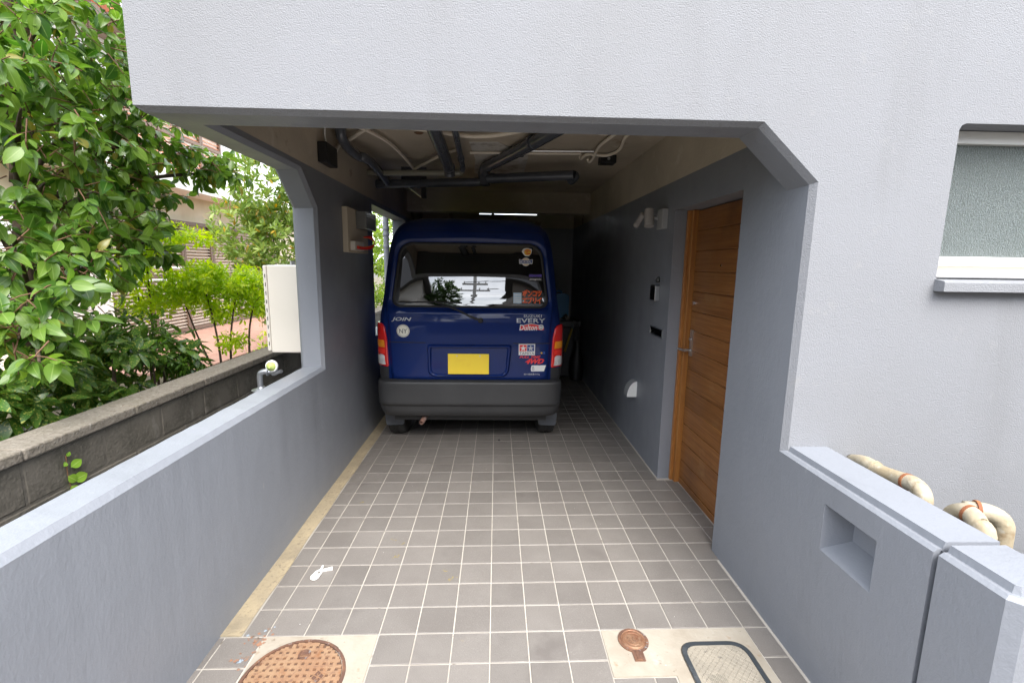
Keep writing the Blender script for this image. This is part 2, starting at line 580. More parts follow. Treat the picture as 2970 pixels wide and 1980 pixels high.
# back wall with a slit of daylight
mb = MB()
mb.box(-0.968, 1.72, 5.7, 5.85, -0.1, ZP)
mb.build('back_wall', m_paint, house)
mb = MB()
mb.box(-0.968, 0.05, 5.7, 5.85, ZP, ZC)
mb.box(0.95, 1.72, 5.7, 5.85, ZP, ZC)
mb.box(0.05, 0.95, 5.7, 5.85, ZP, 2.305)
mb.box(0.05, 0.95, 5.7, 5.85, 2.345, ZC)
mb.box(0.24, 0.285, 5.71, 5.84, 2.305, 2.345)
mb.build('back_beam', m_concrete, house)
mb = MB()
mb.box(XL, XR, 4.39, 4.56, 2.197, ZC)
mb.build('cross_beam', m_concrete, house, bevel=0.006)
mb = MB()
mb.box(-0.967, 1.719, 0.206, 5.849, ZC, ZC + 0.15)
mb.build('ceiling', m_concrete, house)
# upper storey shell and roof slab
mb = MB()
mb.box(4.45, 4.6, FY + 0.001, 7.2, -0.1, TOP)
mb.box(-0.961, 4.6, 7.0, 7.2, 2.6, TOP)
mb.box(-1.05, 4.75, -0.12, 7.3, TOP, TOP + 0.15)
mb.build('upper_storey', m_stucco, house)
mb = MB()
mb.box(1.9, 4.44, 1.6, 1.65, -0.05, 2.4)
mb.build('dark_interior', m_darkroom, house)  # dark sheet stands in for the unlit room behind the window

# left side: pillar with haunch, beam over it, low part under the far opening
E_ = [(-1.6, 0.852), (1.32, 0.852), (1.32, 1.872), (1.105, 2.062), (FI, 2.062)]
CH = 0.02
Ei = [(-1.6, 0.852 - CH), (1.32 + CH, 0.852 - CH), (1.32 + CH, 1.872 + CH * 0.45), (1.105 + CH * 0.45, 2.062 + CH), (FI, 2.062 + CH)]
XO = -0.968
def strip(mb, k):
    a, b, ai, bi = E_[k], E_[k + 1], Ei[k], Ei[k + 1]
    mb.add([(XL, *ai), (XL, *bi), (XL - CH, *b), (XL - CH, *a)], [(0, 1, 2, 3)])
    mb.add([(XL - CH, *a), (XL - CH, *b), (XO + CH, *b), (XO + CH, *a)], [(0, 1, 2, 3)])
    mb.add([(XO + CH, *a), (XO + CH, *b), (XO, *bi), (XO, *ai)], [(0, 1, 2, 3)])
OY0, OY1, OZ0, OZ1 = 2.674, 4.25, 0.86, 2.065
pil = MB()
for k in (1, 2, 3): strip(pil, k)
for x in (XL, XO):
    top = ZP if x == XL else TOP
    pil.poly([(x, *Ei[1]), (x, *Ei[2]), (x, *Ei[3]), (x, *Ei[4]), (x, FI, top), (x, OY0, top), (x, OY0, -0.1), (x, 1.34, -0.1)])
    pil.poly([(x, OY0, OZ1), (x, OY1, OZ1), (x, OY1, top), (x, OY0, top)])
    pil.poly([(x, OY0, -0.1), (x, OY1, -0.1), (x, OY1, OZ0), (x, OY0, OZ0)])
    pil.poly([(x, OY1, -0.1), (x, 5.7, -0.1), (x, 5.7, top), (x, OY1, top)])
for (ya, za), (yb, zb) in (((OY0, OZ0), (OY0, OZ1)), ((OY0, OZ1), (OY1, OZ1)), ((OY1, OZ1), (OY1, OZ0)), ((OY1, OZ0), (OY0, OZ0))):
    pil.add([(XL, ya, za), (XL, yb, zb), (XO, yb, zb), (XO, ya, za)], [(0, 1, 2, 3)])
pil.build('pillar_wall', m_paint, house)
mb = MB()
mb.box(XL - 0.1, XL - 0.001, 0.206, 5.7, ZP + 0.0005, ZC)
mb.build('concrete_beam', m_concrete, house)
mb = MB()
mb.poly([(-0.962, FY, 2.075), (-0.962, FY, TOP), (-0.968, 7.1, TOP), (-0.968, 7.1, 2.6), (-0.968, 5.7, 2.6), (-0.9685, FI, 2.6), (-0.9685, FI, 2.08)])
mb.build('outer_wall', m_stucco, house)

# the low parapet wall along the left
par = MB()
ns_ = 60
def edge_row(x, pa, pb, amp, seed):
    q = random.Random(seed)
    return [(x + q.uniform(-amp, amp) * (0 < i < ns_), pa[0] + (pb[0] - pa[0]) * i / ns_, pa[1] + q.uniform(-amp, amp) * (0 < i < ns_)) for i in range(ns_ + 1)]
er = [edge_row(XL, Ei[0], Ei[1], 0.0006, 1), edge_row(XL - CH, E_[0], E_[1], 0.0009, 2), edge_row(XO + CH, E_[0], E_[1], 0.0009, 3), edge_row(XO, Ei[0], Ei[1], 0.0006, 4)]
for a, b in ((0, 1), (1, 2), (2, 3)):
    par.add(er[a] + er[b], [(i, i + 1, ns_ + 2 + i, ns_ + 1 + i) for i in range(ns_)])
for x, e in ((XL, er[0]), (XO, er[3])):
    par.add(e + [(x, p[1], -0.12) for p in e], [(i, i + 1, ns_ + 2 + i, ns_ + 1 + i) for i in range(ns_)])
par.poly([(XL, -1.6, -0.12), (XL, *Ei[0]), (XL - CH, *E_[0]), (XO + CH, *E_[0]), (XO, *Ei[0]), (XO, -1.6, -0.12)])
tag(par.build('parapet_wall', m_paint), 'long low grey parapet wall running from the carport pillar to the left edge', 'wall')

# right parapet: stepped top, a square niche, then the corner piece behind a dark joint
NY0, NY1, NZ0, NZ1, ND = -0.462, -0.228, 0.527, 0.704, 0.10
X0, XS, X1 = 1.5172, 1.541, 1.70
rp = MB()
def rect_x(mb, x, y0, y1, z0, z1): mb.poly([(x, y0, z0), (x, y1, z0), (x, y1, z1), (x, y0, z1)])
YA, YB = -0.641, 0.0655
rect_x(rp, X0, NY1, YB, -0.1, 0.785); rect_x(rp, X0, YA, NY0, -0.1, 0.785)
rect_x(rp, X0, NY0, NY1, -0.1, NZ0); rect_x(rp, X0, NY0, NY1, NZ1, 0.785)
ni = [(NY0 + 0.012, NZ0 + 0.045), (NY1 - 0.025, NZ0 + 0.045), (NY1 - 0.025, NZ1 - 0.004), (NY0 + 0.012, NZ1 - 0.004)]
no = [(NY0, NZ0), (NY1, NZ0), (NY1, NZ1), (NY0, NZ1)]
for k in range(4):
    a, b, c, d = no[k], no[(k + 1) % 4], ni[(k + 1) % 4], ni[k]
    rp.add([(X0, *a), (X0, *b), (X0 + ND, *c), (X0 + ND, *d)], [(0, 1, 2, 3)])
rp.add([(X0 + ND, *q) for q in ni], [(0, 1, 2, 3)])
rp.add([(X0, YA, 0.785), (X0, YB, 0.785), (X0 + 0.012, YB, 0.794), (X0 + 0.012, YA, 0.794)], [(0, 1, 2, 3)])
rp.add([(X0 + 0.012, YA, 0.794), (X0 + 0.012, YB, 0.794), (XS, YB, 0.794), (XS, YA, 0.794)], [(0, 1, 2, 3)])
rp.add([(XS, YA, 0.794), (XS, 0.039, 0.794), (XS + 0.006, 0.039, 0.814), (XS + 0.006, YA, 0.814)], [(0, 1, 2, 3)])
rp.add([(XS + 0.006, YA, 0.814), (XS + 0.006, 0.039, 0.814), (X1, 0.039, 0.814), (X1, YA, 0.814)], [(0, 1, 2, 3)])
rect_x(rp, X1, YA, 0.039, -0.1, 0.814)
rp.poly([(X0, YA, -0.1), (X0, YA, 0.785), (X0 + 0.012, YA, 0.794), (XS, YA, 0.794), (XS + 0.006, YA, 0.814), (X1, YA, 0.814), (X1, YA, -0.1)])
tag(rp.build('parapet_wall', m_paint), 'low grey parapet wall with a square niche right of the driveway', 'wall')
cp = MB()
YC, YD = -0.656, -0.85
prof = [(X0, -0.1), (X0, 0.785), (X0 + 0.012, 0.794), (XS, 0.794), (XS + 0.006, 0.814)]
# inner side, chamfered corner, then the run along the street side
corner = [(0.0, YC), (0.0, YD + 0.025), (0.025, YD), (3.2, YD)]
def prof_pt(k, i):
    px, pz = prof[i]
    d = px - X0
    off = [(d, 0), (d, d * 0.41), (d * 0.41 + 0.0, d), (0, d)][k]
    if k == 0: return (X0 + d, YC, pz)
    if k == 1: return (X0 + d, YD + 0.025 + d * 0.41, pz)
    if k == 2: return (X0 + 0.025 + d * 0.41, YD + d, pz)
    return (X0 + 3.2, YD + d, pz)
for k in range(3):
    for i in range(len(prof) - 1):
        cp.add([prof_pt(k, i), prof_pt(k + 1, i), prof_pt(k + 1, i + 1), prof_pt(k, i + 1)], [(0, 1, 2, 3)])
tp = [prof_pt(k, 4) for k in range(4)] + [(X0 + 3.2, -0.71, 0.814), (1.72, -0.71, 0.814), (X1, -0.69, 0.814), (X1, YC, 0.814)]
cp.poly(tp)
bk = [(X0 + 3.2, -0.71), (1.72, -0.71), (X1, -0.69), (X1, YC)]
for k in range(3):
    cp.add([(*bk[k], -0.1), (*bk[k + 1], -0.1), (*bk[k + 1], 0.814), (*bk[k], 0.814)], [(0, 1, 2, 3)])
cp.poly([(X0, YC, -0.1), (X0, YC, 0.785), (X0 + 0.012, YC, 0.794), (XS, YC, 0.794), (XS + 0.006, YC, 0.814), (X1, YC, 0.814), (X1, YC, -0.1)])
tag(cp.build('parapet_corner', m_paint), 'grey corner piece of the parapet wall, cut off by a dark vertical joint', 'wall')
mb = MB()
mb.box(X0 + 0.02, X1 - 0.002, YC + 0.0005, YA - 0.0005, -0.1, 0.79)
tag(mb.build('joint_filler', mat('joint_mastic', (0.06, 0.065, 0.075), 0.6)), 'dark sealant strip in the vertical joint of the right parapet', 'sealant')

# ------------------------------------------------------------------ house window (right) with frame, pane, sill
win = MB()
for a in ((WX0, WX1, 0.125, 0.165, WZ1 - 0.05, WZ1 - 0.002), (WX0, WX1, 0.115, 0.165, WZ0 + 0.045, WZ0 + 0.085), (WX0, WX1, 0.09, 0.165, WZ0 + 0.002, WZ0 + 0.028),
          (WX0, WX0 + 0.05, 0.13, 0.165, WZ0 + 0.085, WZ1 - 0.05), (WX1 - 0.04, WX1, 0.125, 0.165, WZ0 + 0.085, WZ1 - 0.05), (2.66, 2.70, 0.126, 0.164, WZ0 + 0.085, WZ1 - 0.05)):
    win.box(*a)
wo = win.build('window', m_alu, house, bevel=0.003)
mb = MB()
mb.box(WX0 + 0.002, WX1 - 0.002, 0.10, 0.155, WZ0 + 0.0285, WZ0 + 0.0445)
mb.build('sash_rail', mat('aged_aluminium', (0.50, 0.47, 0.38), 0.4, 0.4), wo)
m_pane = glass_mat('obscured_glass', (0.15, 0.16, 0.155), 2.15, 0.30, (0.85, 0.95, 0.92), bump=(240, 0.009))
mb = MB()
mb.grid(lambda u, v: (WX0 + 0.04 + u * (WX1 - WX0 - 0.08), 0.148, WZ0 + 0.084 + v * (WZ1 - WZ0 - 0.135)), 2, 2)
mb.build('pane', m_pane, wo)
mb = MB()
mb.prism([(FY + 0.001, WZ0 - 0.005), (0.0, WZ0 - 0.012), (-0.004, WZ0 - 0.018), (-0.004, WZ0 - 0.052), (FY + 0.001, WZ0 - 0.052)], 'X', WX0 - 0.004, WX1 + 0.02)
mb.prism([(FY - 0.0, WZ0 + 0.0015), (0.118, WZ0 + 0.0015), (0.118, WZ0 - 0.01), (FY - 0.0, WZ0 - 0.005)], 'X', WX0 + 0.001, WX1 - 0.001)
mb.build('window_sill', m_stucco, wo)
mb = MB()
mb.lathe([(0.0, 0.0), (0.030, 0.0), (0.033, 0.008), (0.033, 0.045), (0.026, 0.062), (0.012, 0.070), (0.0, 0.072)], (2.142, 0.182 + 0.03, WZ0 + 0.075), n=20)
mb.box(2.05, 2.24, 0.176, 0.26, WZ0 + 0.03, WZ0 + 0.0745)
tag(mb.build('white_jar', m_white, smooth=40), 'round white jar standing behind the obscured window pane', 'jar')

# ------------------------------------------------------------------ wooden entrance door in its recess
door = MB()
DX = 1.652
door.box(DX + 0.016, DX + 0.05, 0.60, 1.37, 0.012, 1.913)
do = door.build('door', m_wood, house)
nb = 14
for k in range(nb):
    z0 = 0.06 + (1.910 - 0.06) * k / nb
    z1 = 0.06 + (1.910 - 0.06) * (k + 1) / nb
    b = MB()
    g = 0.0013
    for (xa, za), (xb, zb) in zip([(DX + 0.016, z0 + g), (DX + 0.003, z0 + g), (DX, z0 + g + 0.004), (DX, z1 - g - 0.004), (DX + 0.003, z1 - g)], [(DX + 0.003, z0 + g), (DX, z0 + g + 0.004), (DX, z1 - g - 0.004), (DX + 0.003, z1 - g), (DX + 0.016, z1 - g)]):
        b.add([(xa, 0.600, za), (xa, 1.372, za), (xb, 1.372, zb), (xb, 0.600, zb)], [(0, 1, 2, 3)])
    b.build('plank', m_wood, do)
b = MB()
b.box(DX - 0.003, DX + 0.016, 0.600, 1.372, 0.013, 0.058)
b.build('bottom_rail', m_wood, do, bevel=0.002)
b = MB()
b.box(1.600, 1.646, 1.412, 1.4395, 0.012, 1.914)
b.box(1.618, 1.672, 1.376, 1.412, 0.012, 1.914)
b.box(1.618, 1.672, 0.557, 0.598, 0.012, 1.914)
b.build('door_frame', m_wood_pale, do, bevel=0.003)
b = MB()
b.box(DX - 0.010, DX - 0.0005, 1.314, 1.346, 0.945, 1.125)
b.tube([(DX - 0.01, 1.330, 0.985), (DX - 0.045, 1.330, 0.985)], 0.010, 12)
b.tube(smooth_path([(DX - 0.044, 1.324, 0.985), (DX - 0.050, 1.35, 0.983), (DX - 0.050, 1.40, 0.980), (DX - 0.046, 1.435, 0.979)], 4), 0.0085, 12)
b.lathe([(0.0, 0), (0.011, 0), (0.011, 0.008), (0, 0.008)], (DX - 0.018, 1.33, 1.06), 'X', 14)
b.build('door_handle', m_steel, do, smooth=40)
b = MB()
b.lathe([(0.013, 0), (0.015, 0.010), (0.015, 0.014), (0.0, 0.014)], (DX - 0.014, 1.335, 1.305), 'X', 16)
b.build('lock_cylinder', m_chrome, do, smooth=40)
b = MB()
b.lathe([(0.006, 0), (0.007, 0.005), (0.0, 0.005)], (DX - 0.006, 0.995, 1.553), 'X', 12)
b.build('peephole', m_chrome, do, smooth=40)
# ------------------------------------------------------------------ the van
m_blue = mat('blue_car_paint', (0.004, 0.026, 0.165), 0.45, coat=0.5, spec=0.1, vary=[(3, 0.45, 0.75, (0.005, 0.030, 0.18))])
m_plastic = mat('bumper_plastic', (0.048, 0.049, 0.052), 0.42, vary=[(4, 0.45, 0.7, (0.06, 0.061, 0.063))], bumps=[(400, 0.0004, 1)])
m_rubber = mat('rubber', (0.018, 0.018, 0.018), 0.6)
m_tyre = mat('tyre_rubber', (0.022, 0.022, 0.022), 0.8, vary=[(20, 0.5, 0.7, (0.04, 0.038, 0.035))], bumps=[(120, 0.003, 2)])
m_cabin = mat('cabin_trim', (0.03, 0.03, 0.032), 0.85)
m_vglass = glass_mat('tinted_glass', (0.06, 0.07, 0.07), 2.35)
m_wglass = glass_mat('clear_glass', (0.6, 0.65, 0.63), 1.5)
m_redlens = mat('red_lens', (0.72, 0.012, 0.010), 0.12, coat=1.0)
m_redlens2 = mat('red_reflector', (0.90, 0.035, 0.02), 0.15, coat=1.0, bumps=[(300, 0.0008, 1)])
m_amber = mat('amber_lens', (0.90, 0.28, 0.01), 0.12, coat=1.0, vary=[(18, 0.5, 0.65, (0.9, 0.36, 0.02))])
m_clear = mat('clear_lens', (0.55, 0.55, 0.55), 0.12, coat=1.0, vary=[(16, 0.45, 0.6, (0.75, 0.75, 0.74))])
m_badge = mat('badge_silver', (0.42, 0.44, 0.47), 0.35, 0.45)

VX = 0.118
van = thing('blue_van', (VX, 3.6, 0.0), 'dark blue high-roof kei van seen from behind with stickers on its tailgate', 'van')

def curve(keys):
    ks = np.array(keys, dtype=float)
    z, v = ks[:, 0], ks[:, 1]
    d = np.gradient(v, z)
    for i in range(1, len(z) - 1):            # monotone-ish tangents
        a, b = (v[i] - v[i - 1]) / (z[i] - z[i - 1]), (v[i + 1] - v[i]) / (z[i + 1] - z[i])
        d[i] = 0 if a * b <= 0 else 2 * a * b / (a + b)
    def fn(q):
        q = min(max(q, z[0]), z[-1])
        i = min(int(np.searchsorted(z, q, 'right')) - 1, len(z) - 2)
        h = z[i + 1] - z[i]
        t = (q - z[i]) / h
        return float((2 * t ** 3 - 3 * t ** 2 + 1) * v[i] + (t ** 3 - 2 * t ** 2 + t) * h * d[i] + (-2 * t ** 3 + 3 * t ** 2) * v[i + 1] + (t ** 3 - t ** 2) * h * d[i + 1])
    return fn
v_w = curve([(0.22, 0.66), (0.35, 0.705), (0.5, 0.742), (0.7, 0.752), (1.0, 0.752), (1.1, 0.746), (1.3, 0.720), (1.5, 0.698), (1.65, 0.678), (1.75, 0.655), (1.82, 0.622), (1.87, 0.572), (1.905, 0.50), (1.925, 0.42), (1.935, 0.30)])
v_r = curve([(0.22, 2.0), (0.45, 1.99), (0.6, 1.982), (0.9, 1.968), (1.05, 1.970), (1.155, 1.982), (1.17, 1.99), (1.20, 2.004), (1.3, 2.022), (1.5, 2.055), (1.65, 2.081), (1.72, 2.097), (1.79, 2.125), (1.84, 2.16), (1.88, 2.21), (1.91, 2.29), (1.927, 2.40), (1.935, 2.55)])
v_f = curve([(0.22, 5.25), (0.5, 5.31), (0.8, 5.30), (1.0, 5.22), (1.2, 5.08), (1.5, 4.86), (1.7, 4.68), (1.8, 4.55), (1.88, 4.35), (1.935, 3.9)])
CAPD, CAPN = 0.24, 6.0
def cap(s, d=CAPD, n=CAPN): return d * (1 - max(0.0, 1 - min(abs(s), 1) ** n) ** (1 / n))
def rear_y(x, z, w=None):
    """Y of the rear body surface at van-centred x."""
    s = x / v_w(z)
    return v_r(z) + cap(s)
def rear(x, z, off=0.0):
    e = 1e-3
    p = Vector((x, rear_y(x, z), z))
    if off:
        dx = Vector((2 * e, rear_y(x + e, z) - rear_y(x - e, z), 0))
        dz = Vector((0, rear_y(x, z + e) - rear_y(x, z - e), 2 * e))
        n = dx.cross(dz).normalized()
        if n.y > 0: n = -n
        p = p + n * off
    return (p.x + VX, p.y, p.z)

def loop(z, wf, rf, ff, shrink=0.0, ns=14):
    w, r, f = wf(z) - shrink, rf(z) + shrink, ff(z) - shrink
    pts = []
    th = [math.sin(math.pi / 2 * (i / ns * 2 - 1)) for i in range(ns + 1)]
    for s in th:
        pts.append((VX + s * w, r + cap(s), z))
    for k in range(1, 8):
        pts.append((VX + w, r + CAPD + (f - r - 2 * CAPD) * k / 8, z))
    for s in reversed(th):
        pts.append((VX + s * w, f - cap(s), z))
    for k in range(1, 8):
        pts.append((VX - w, f - CAPD - (f - r - 2 * CAPD) * k / 8, z))
    return pts
zs = list(np.linspace(0.24, 1.15, 20)) + [1.165, 1.18, 1.195] + list(np.linspace(1.22, 1.74, 18)) + list(np.linspace(1.76, 1.925, 15)) + [1.931, 1.935]
WIN = round_poly([(-0.640, 1.196), (0.640, 1.196), (0.572, 1.712), (-0.572, 1.712)], [0.085, 0.085, 0.12, 0.12], 8)
def inside(p, poly):
    x, z = p
    c = False
    for i in range(len(poly)):
        (x1, z1), (x2, z2) = poly[i - 1], poly[i]
        if (z1 > z) != (z2 > z) and x < (x2 - x1) * (z - z1) / (z2 - z1) + x1: c = not c
    return c
def shell(shrink, name, m, parent):
    mb = MB()
    L_ = [loop(z - (shrink if z > 1.5 else 0), v_w, v_r, v_f, shrink) for z in zs]
    n = len(L_[0])
    vs = [p for l in L_ for p in l]
    fs = []
    for i in range(len(zs) - 1):
        for k in range(n):
            q = (i * n + k, i * n + (k + 1) % n, (i + 1) * n + (k + 1) % n, (i + 1) * n + k)
            c = sum((Vector(vs[a]) for a in q), Vector()) / 4
            if c.y < 2.3 and inside((c.x - VX, c.z), [(a * 1.065, (b - 1.45) * 1.15 + 1.45) for a, b in WIN]): continue
            if c.z < 0.34 and c.y < 2.4: continue
            if c.y > 4.45 and 1.16 < c.z < 1.66 and abs(c.x - VX) < 0.60 - 0.15 * (c.z - 1.16): continue
            fs.append(q)
    fs.append(tuple((len(zs) - 1) * n + k for k in range(n)))
    mb.add(vs, fs)
    return mb.build(name, m, parent, smooth=True)
shell(0.0, 'body', m_blue, van)
shell(0.03, 'cabin_lining', m_cabin, van)

def outline_r(poly, ang, c=(0, 1.42)):
    d = Vector((math.sin(ang), -math.cos(ang)))
    best = 0
    for i in range(len(poly)):
        a, b = Vector(poly[i - 1]) - Vector(c), Vector(poly[i]) - Vector(c)
        e = b - a
        den = d.x * e.y - d.y * e.x
        if abs(den) < 1e-12: continue
        t = (a.x * e.y - a.y * e.x) / den
        u = (a.x * d.y - a.y * d.x) / den
        if t > 0 and -1e-6 <= u <= 1 + 1e-6: best = max(best, t)
    return best
GATE = round_poly([(-0.640, 0.602), (0.640, 0.602), (0.652, 1.06), (0.664, 1.20), (0.590, 1.80), (-0.590, 1.80), (-0.664, 1.20), (-0.652, 1.06)], [0.03, 0.03, 0.04, 0.05, 0.06, 0.06, 0.05, 0.04], 5)
K, MR = 200, 34
ring = []
angs = [2 * math.pi * k / K for k in range(K)]
for j in range(-1, MR + 2):
    for a in angs:
        ri, ro = outline_r(WIN, a), outline_r(GATE, a)
        t = (min(max(j, 0), MR) / MR) ** 2
        r = ri + (ro - ri) * t
        x, z = r * math.sin(a), 1.42 - r * math.cos(a)
        d = min(max((r - ri - 0.008) / 0.032, 0), 1)
        off = -0.012 + 0.018 * d * d * (3 - 2 * d) if j < MR else (0.003 if j == MR else -0.010)
        if j < 0: off = -0.024
        ring.append(rear(x, z, off))
mb = MB()
n = K
mb.add(ring, [(i * n + k, i * n + (k + 1) % n, (i + 1) * n + (k + 1) % n, (i + 1) * n + k) for i in range(MR + 2) for k in range(n)])
gate = mb.build('tailgate', m_blue, van, smooth=True)

def surf_patch(poly, off, name, m, parent, inset=0.004, center=None, n_ring=5, edge=0.0):
    """Filled patch of the rear surface inside a star-shaped 2-D outline (van-centred x, z), with a small rolled edge."""
    cx = sum(p[0] for p in poly) / len(poly) if center is None else center[0]
    cz = sum(p[1] for p in poly) / len(poly) if center is None else center[1]
    vs = [rear(cx, cz, off)]
    N_ = len(poly)
    fs = []
    for j in range(1, n_ring + 1):
        for p in poly:
            t = j / n_ring
            vs.append(rear(cx + (p[0] - cx) * t, cz + (p[1] - cz) * t, off if j < n_ring else off - edge))
    for p in poly: vs.append(rear(p[0], p[1], min(-0.004, off - 0.006)))
    for k in range(N_): fs.append((0, 1 + k, 1 + (k + 1) % N_))
    for j in range(n_ring):
        for k in range(N_):
            a, b = 1 + j * N_ + k, 1 + j * N_ + (k + 1) % N_
            fs.append((a, a + N_, b + N_, b))
    mb = MB()
    mb.add(vs, fs)
    return mb.build(name, m, parent, smooth=35)
# rear window: rubber seal ring and tinted glass
seal = MB()
rows = []
for sc_, off in ((1.0, -0.013), (0.998, -0.007), (0.972, -0.006), (0.966, -0.013)):
    rows.append([rear(x * (1 - (1 - sc_) * 1.0), 1.42 + (z - 1.42) * (1 - (1 - sc_) * 2.0), off) for x, z in WIN])
n = len(WIN)
seal.add([p for r_ in rows for p in r_], [(i * n + k, i * n + (k + 1) % n, (i + 1) * n + (k + 1) % n, (i + 1) * n + k) for i in range(3) for k in range(n)])
seal.build('window_seal', m_rubber, gate, smooth=True)
surf_patch([(x * 0.982, 1.42 + (z - 1.42) * 0.95) for x, z in WIN], -0.0125, 'rear_window', m_vglass, gate, center=(0, 1.45), n_ring=10)

# bumper: wraps round the corners
b_w = curve([(0.30, 0.715), (0.34, 0.735), (0.42, 0.750), (0.58, 0.755), (0.605, 0.748), (0.612, 0.73)])
b_r = curve([(0.30, 1.985), (0.335, 1.957), (0.40, 1.943), (0.405, 1.931), (0.42, 1.923), (0.590, 1.927), (0.604, 1.936), (0.612, 1.985)])
mb = MB()
bz = [0.30, 0.315, 0.335, 0.36, 0.385, 0.399, 0.4055, 0.415, 0.43, 0.47, 0.52, 0.56, 0.58, 0.592, 0.602, 0.612]
bl = []
for z in bz:
    row = []
    for i in range(49):
        s = i / 48 * 2 - 1
        if abs(s) <= 0.8:
            t = math.sin(math.pi / 2 * s / 0.8)
            row.append((VX + t * b_w(z), b_r(z) + cap(t, 0.24, 8.5), z))
        else:
            row.append((VX + math.copysign(b_w(z), s), b_r(z) + 0.24 + (abs(s) - 0.8) / 0.2 * 0.12, z))
    bl.append(row)
mb.add([p for r_ in bl for p in r_], [(j * 49 + i, j * 49 + i + 1, (j + 1) * 49 + i + 1, (j + 1) * 49 + i) for j in range(len(bz) - 1) for i in range(48)])
bump_o = mb.build('rear_bumper', m_plastic, van, smooth=60)
for s in (-1, 1):
    mb = MB()
    mb.grid(lambda u, v: rear(s * (0.657 + 0.093 * u), 0.608 + 0.100 * v, 0.008 - 0.003 * (1 if v in (0.0, 1.0) else 0)), 8, 5)
    mb.build('bumper_corner', m_plastic, bump_o, smooth=True)

# tail lamps
for s in (-1, 1):
    def q(x, z): return (s * x, z)
    body_poly = round_poly([q(0.659, 0.712), q(0.7505, 0.712), q(0.7505, 1.067), q(0.697, 1.067), q(0.668, 0.98)], [0.012, 0.006, 0.01, 0.045, 0.06], 5)
    if s < 0: body_poly = body_poly[::-1]
    lamp = surf_patch(body_poly, 0.016, 'tail_lamp', m_redlens, van, n_ring=8, edge=0.005)
    for nm, m, z0, z1 in (('amber_lens', m_amber, 0.868, 0.934), ('reflector', m_redlens2, 0.818, 0.862), ('reversing_lens', m_clear, 0.729, 0.813)):
        xi = 0.677
        mb = MB()
        mb.grid(lambda u, v: rear(s * (xi + (0.7495 - xi) * u), z0 + (z1 - z0) * v, 0.0185 - (0.004 if u in (0.0, 1.0) or v in (0.0, 1.0) else 0)), 6, 6)
        mb.build(nm, m, lamp, smooth=True)

# number plate in its recess under the lip
mb = MB()
frame = round_poly([(-0.345, 0.632), (0.315, 0.632), (0.338, 0.905), (-0.345, 0.905)], [0.07, 0.07, 0.025, 0.025], 6)
n = len(frame)
rows = []
for sx, off in ((1.0, -0.002), (0.985, 0.012), (0.955, 0.022), (0.925, 0.020), (0.895, 0.001)):
    rows.append([rear(-0.008 + (x + 0.008) * sx, 0.768 + (z - 0.768) * (1 - (1 - sx) * 1.9), off + (0.014 * max(0, (z - 0.8) / 0.1) if 0 < off else 0)) for x, z in frame])
mb.add([p for r_ in rows for p in r_], [(i * n + k, i * n + (k + 1) % n, (i + 1) * n + (k + 1) % n, (i + 1) * n + k) for i in range(4) for k in range(n)])
gar = mb.build('plate_garnish', m_blue, gate, smooth=50)
mb = MB()
mb.box(VX - 0.177, VX + 0.153, 1.952, 1.956, 0.662, 0.829)
mb.build('number_plate', mat('plate_yellow', (0.93, 0.68, 0.05), 0.4, vary=[(14, 0.5, 0.7, (0.90, 0.63, 0.05))]), gate, bevel=0.002)
for xb in (-0.105, 0.081):
    mb = MB(); mb.lathe([(0.006, 0.0), (0.006, -0.003), (0.003, -0.005), (0.0, -0.005)], (VX + xb, 1.952, 0.812), 'Y', 10); mb.build('plate_bolt', m_steel, gate, smooth=40)
mb = MB()
mb.tube([rear(-0.645 + 0.29 * i / 10, 0.916, 0.0055) for i in range(11)], 0.0035, 6)
mb.build('crease_shade', m_rubber, gate)  # dark tube stands in for the shade along the tailgate crease
mb = MB()
mb.tube([rear(0.345 + 0.298 * i / 10, 0.916, 0.0055) for i in range(11)], 0.0035, 6)
mb.build('crease_shade', m_rubber, gate)  # crease shade drawn as a dark tube, right half

# wiper
mb = MB()
wp = rear(0.083, 1.098, 0.006)
mb.lathe([(0.020, 0.0), (0.020, -0.018), (0.013, -0.026), (0.0, -0.027)], wp, 'Y', 16)
arm = [rear(0.083, 1.098, 0.026), rear(0.0, 1.128, 0.028), rear(-0.10, 1.163, 0.034), rear(-0.20, 1.205, 0.028), rear(-0.275, 1.236, 0.012)]
mb.tube(smooth_path(arm, 3), [0.009] * 4 + [0.007] * 9, 8)
wiper = mb.build('wiper', m_black, gate, smooth=40)
mb = MB()
mb.tube([rear(-0.52 + 0.45 * i / 12, 1.233 + 0.006 * math.sin(i / 12 * 3.1), 0.002) for i in range(13)], 0.0055, 6)
mb.build('wiper_blade', m_black, wiper)

# exhaust, flaps, wheels
mb = MB()
mb.tube(smooth_path([(-0.235, 2.7, 0.27), (-0.24, 2.3, 0.275), (-0.268, 2.05, 0.262), (-0.285, 1.985, 0.238)], 4), 0.021, 14, caps=False)
mb.tube(smooth_path([(-0.285, 1.986, 0.238), (-0.268, 2.05, 0.262), (-0.24, 2.3, 0.275)], 4), 0.017, 14, caps=False)
mb.build('exhaust_pipe', mat('rusty_steel', (0.30, 0.17, 0.13), 0.55, 0.5, vary=[(12, 0.45, 0.65, (0.40, 0.30, 0.27))]), van, smooth=40)
for s in (-1, 1):
    mb = MB()
    pts = round_poly([(0.585, 0.26), (0.585, 0.150), (0.742, 0.145), (0.752, 0.26)], [0, 0.025, 0.02, 0], 4)
    mb.prism([(VX + s * x, z) for x, z in pts], 'Y', 2.20, 2.207)
    mb.build('mud_flap', mat('flap_rubber', (0.055, 0.062, 0.075), 0.35), van)
mb = MB()
mb.box(VX - 0.64, VX + 0.64, 2.08, 5.1, 0.235, 0.285)
mb.build('underbody', m_rubber, van)
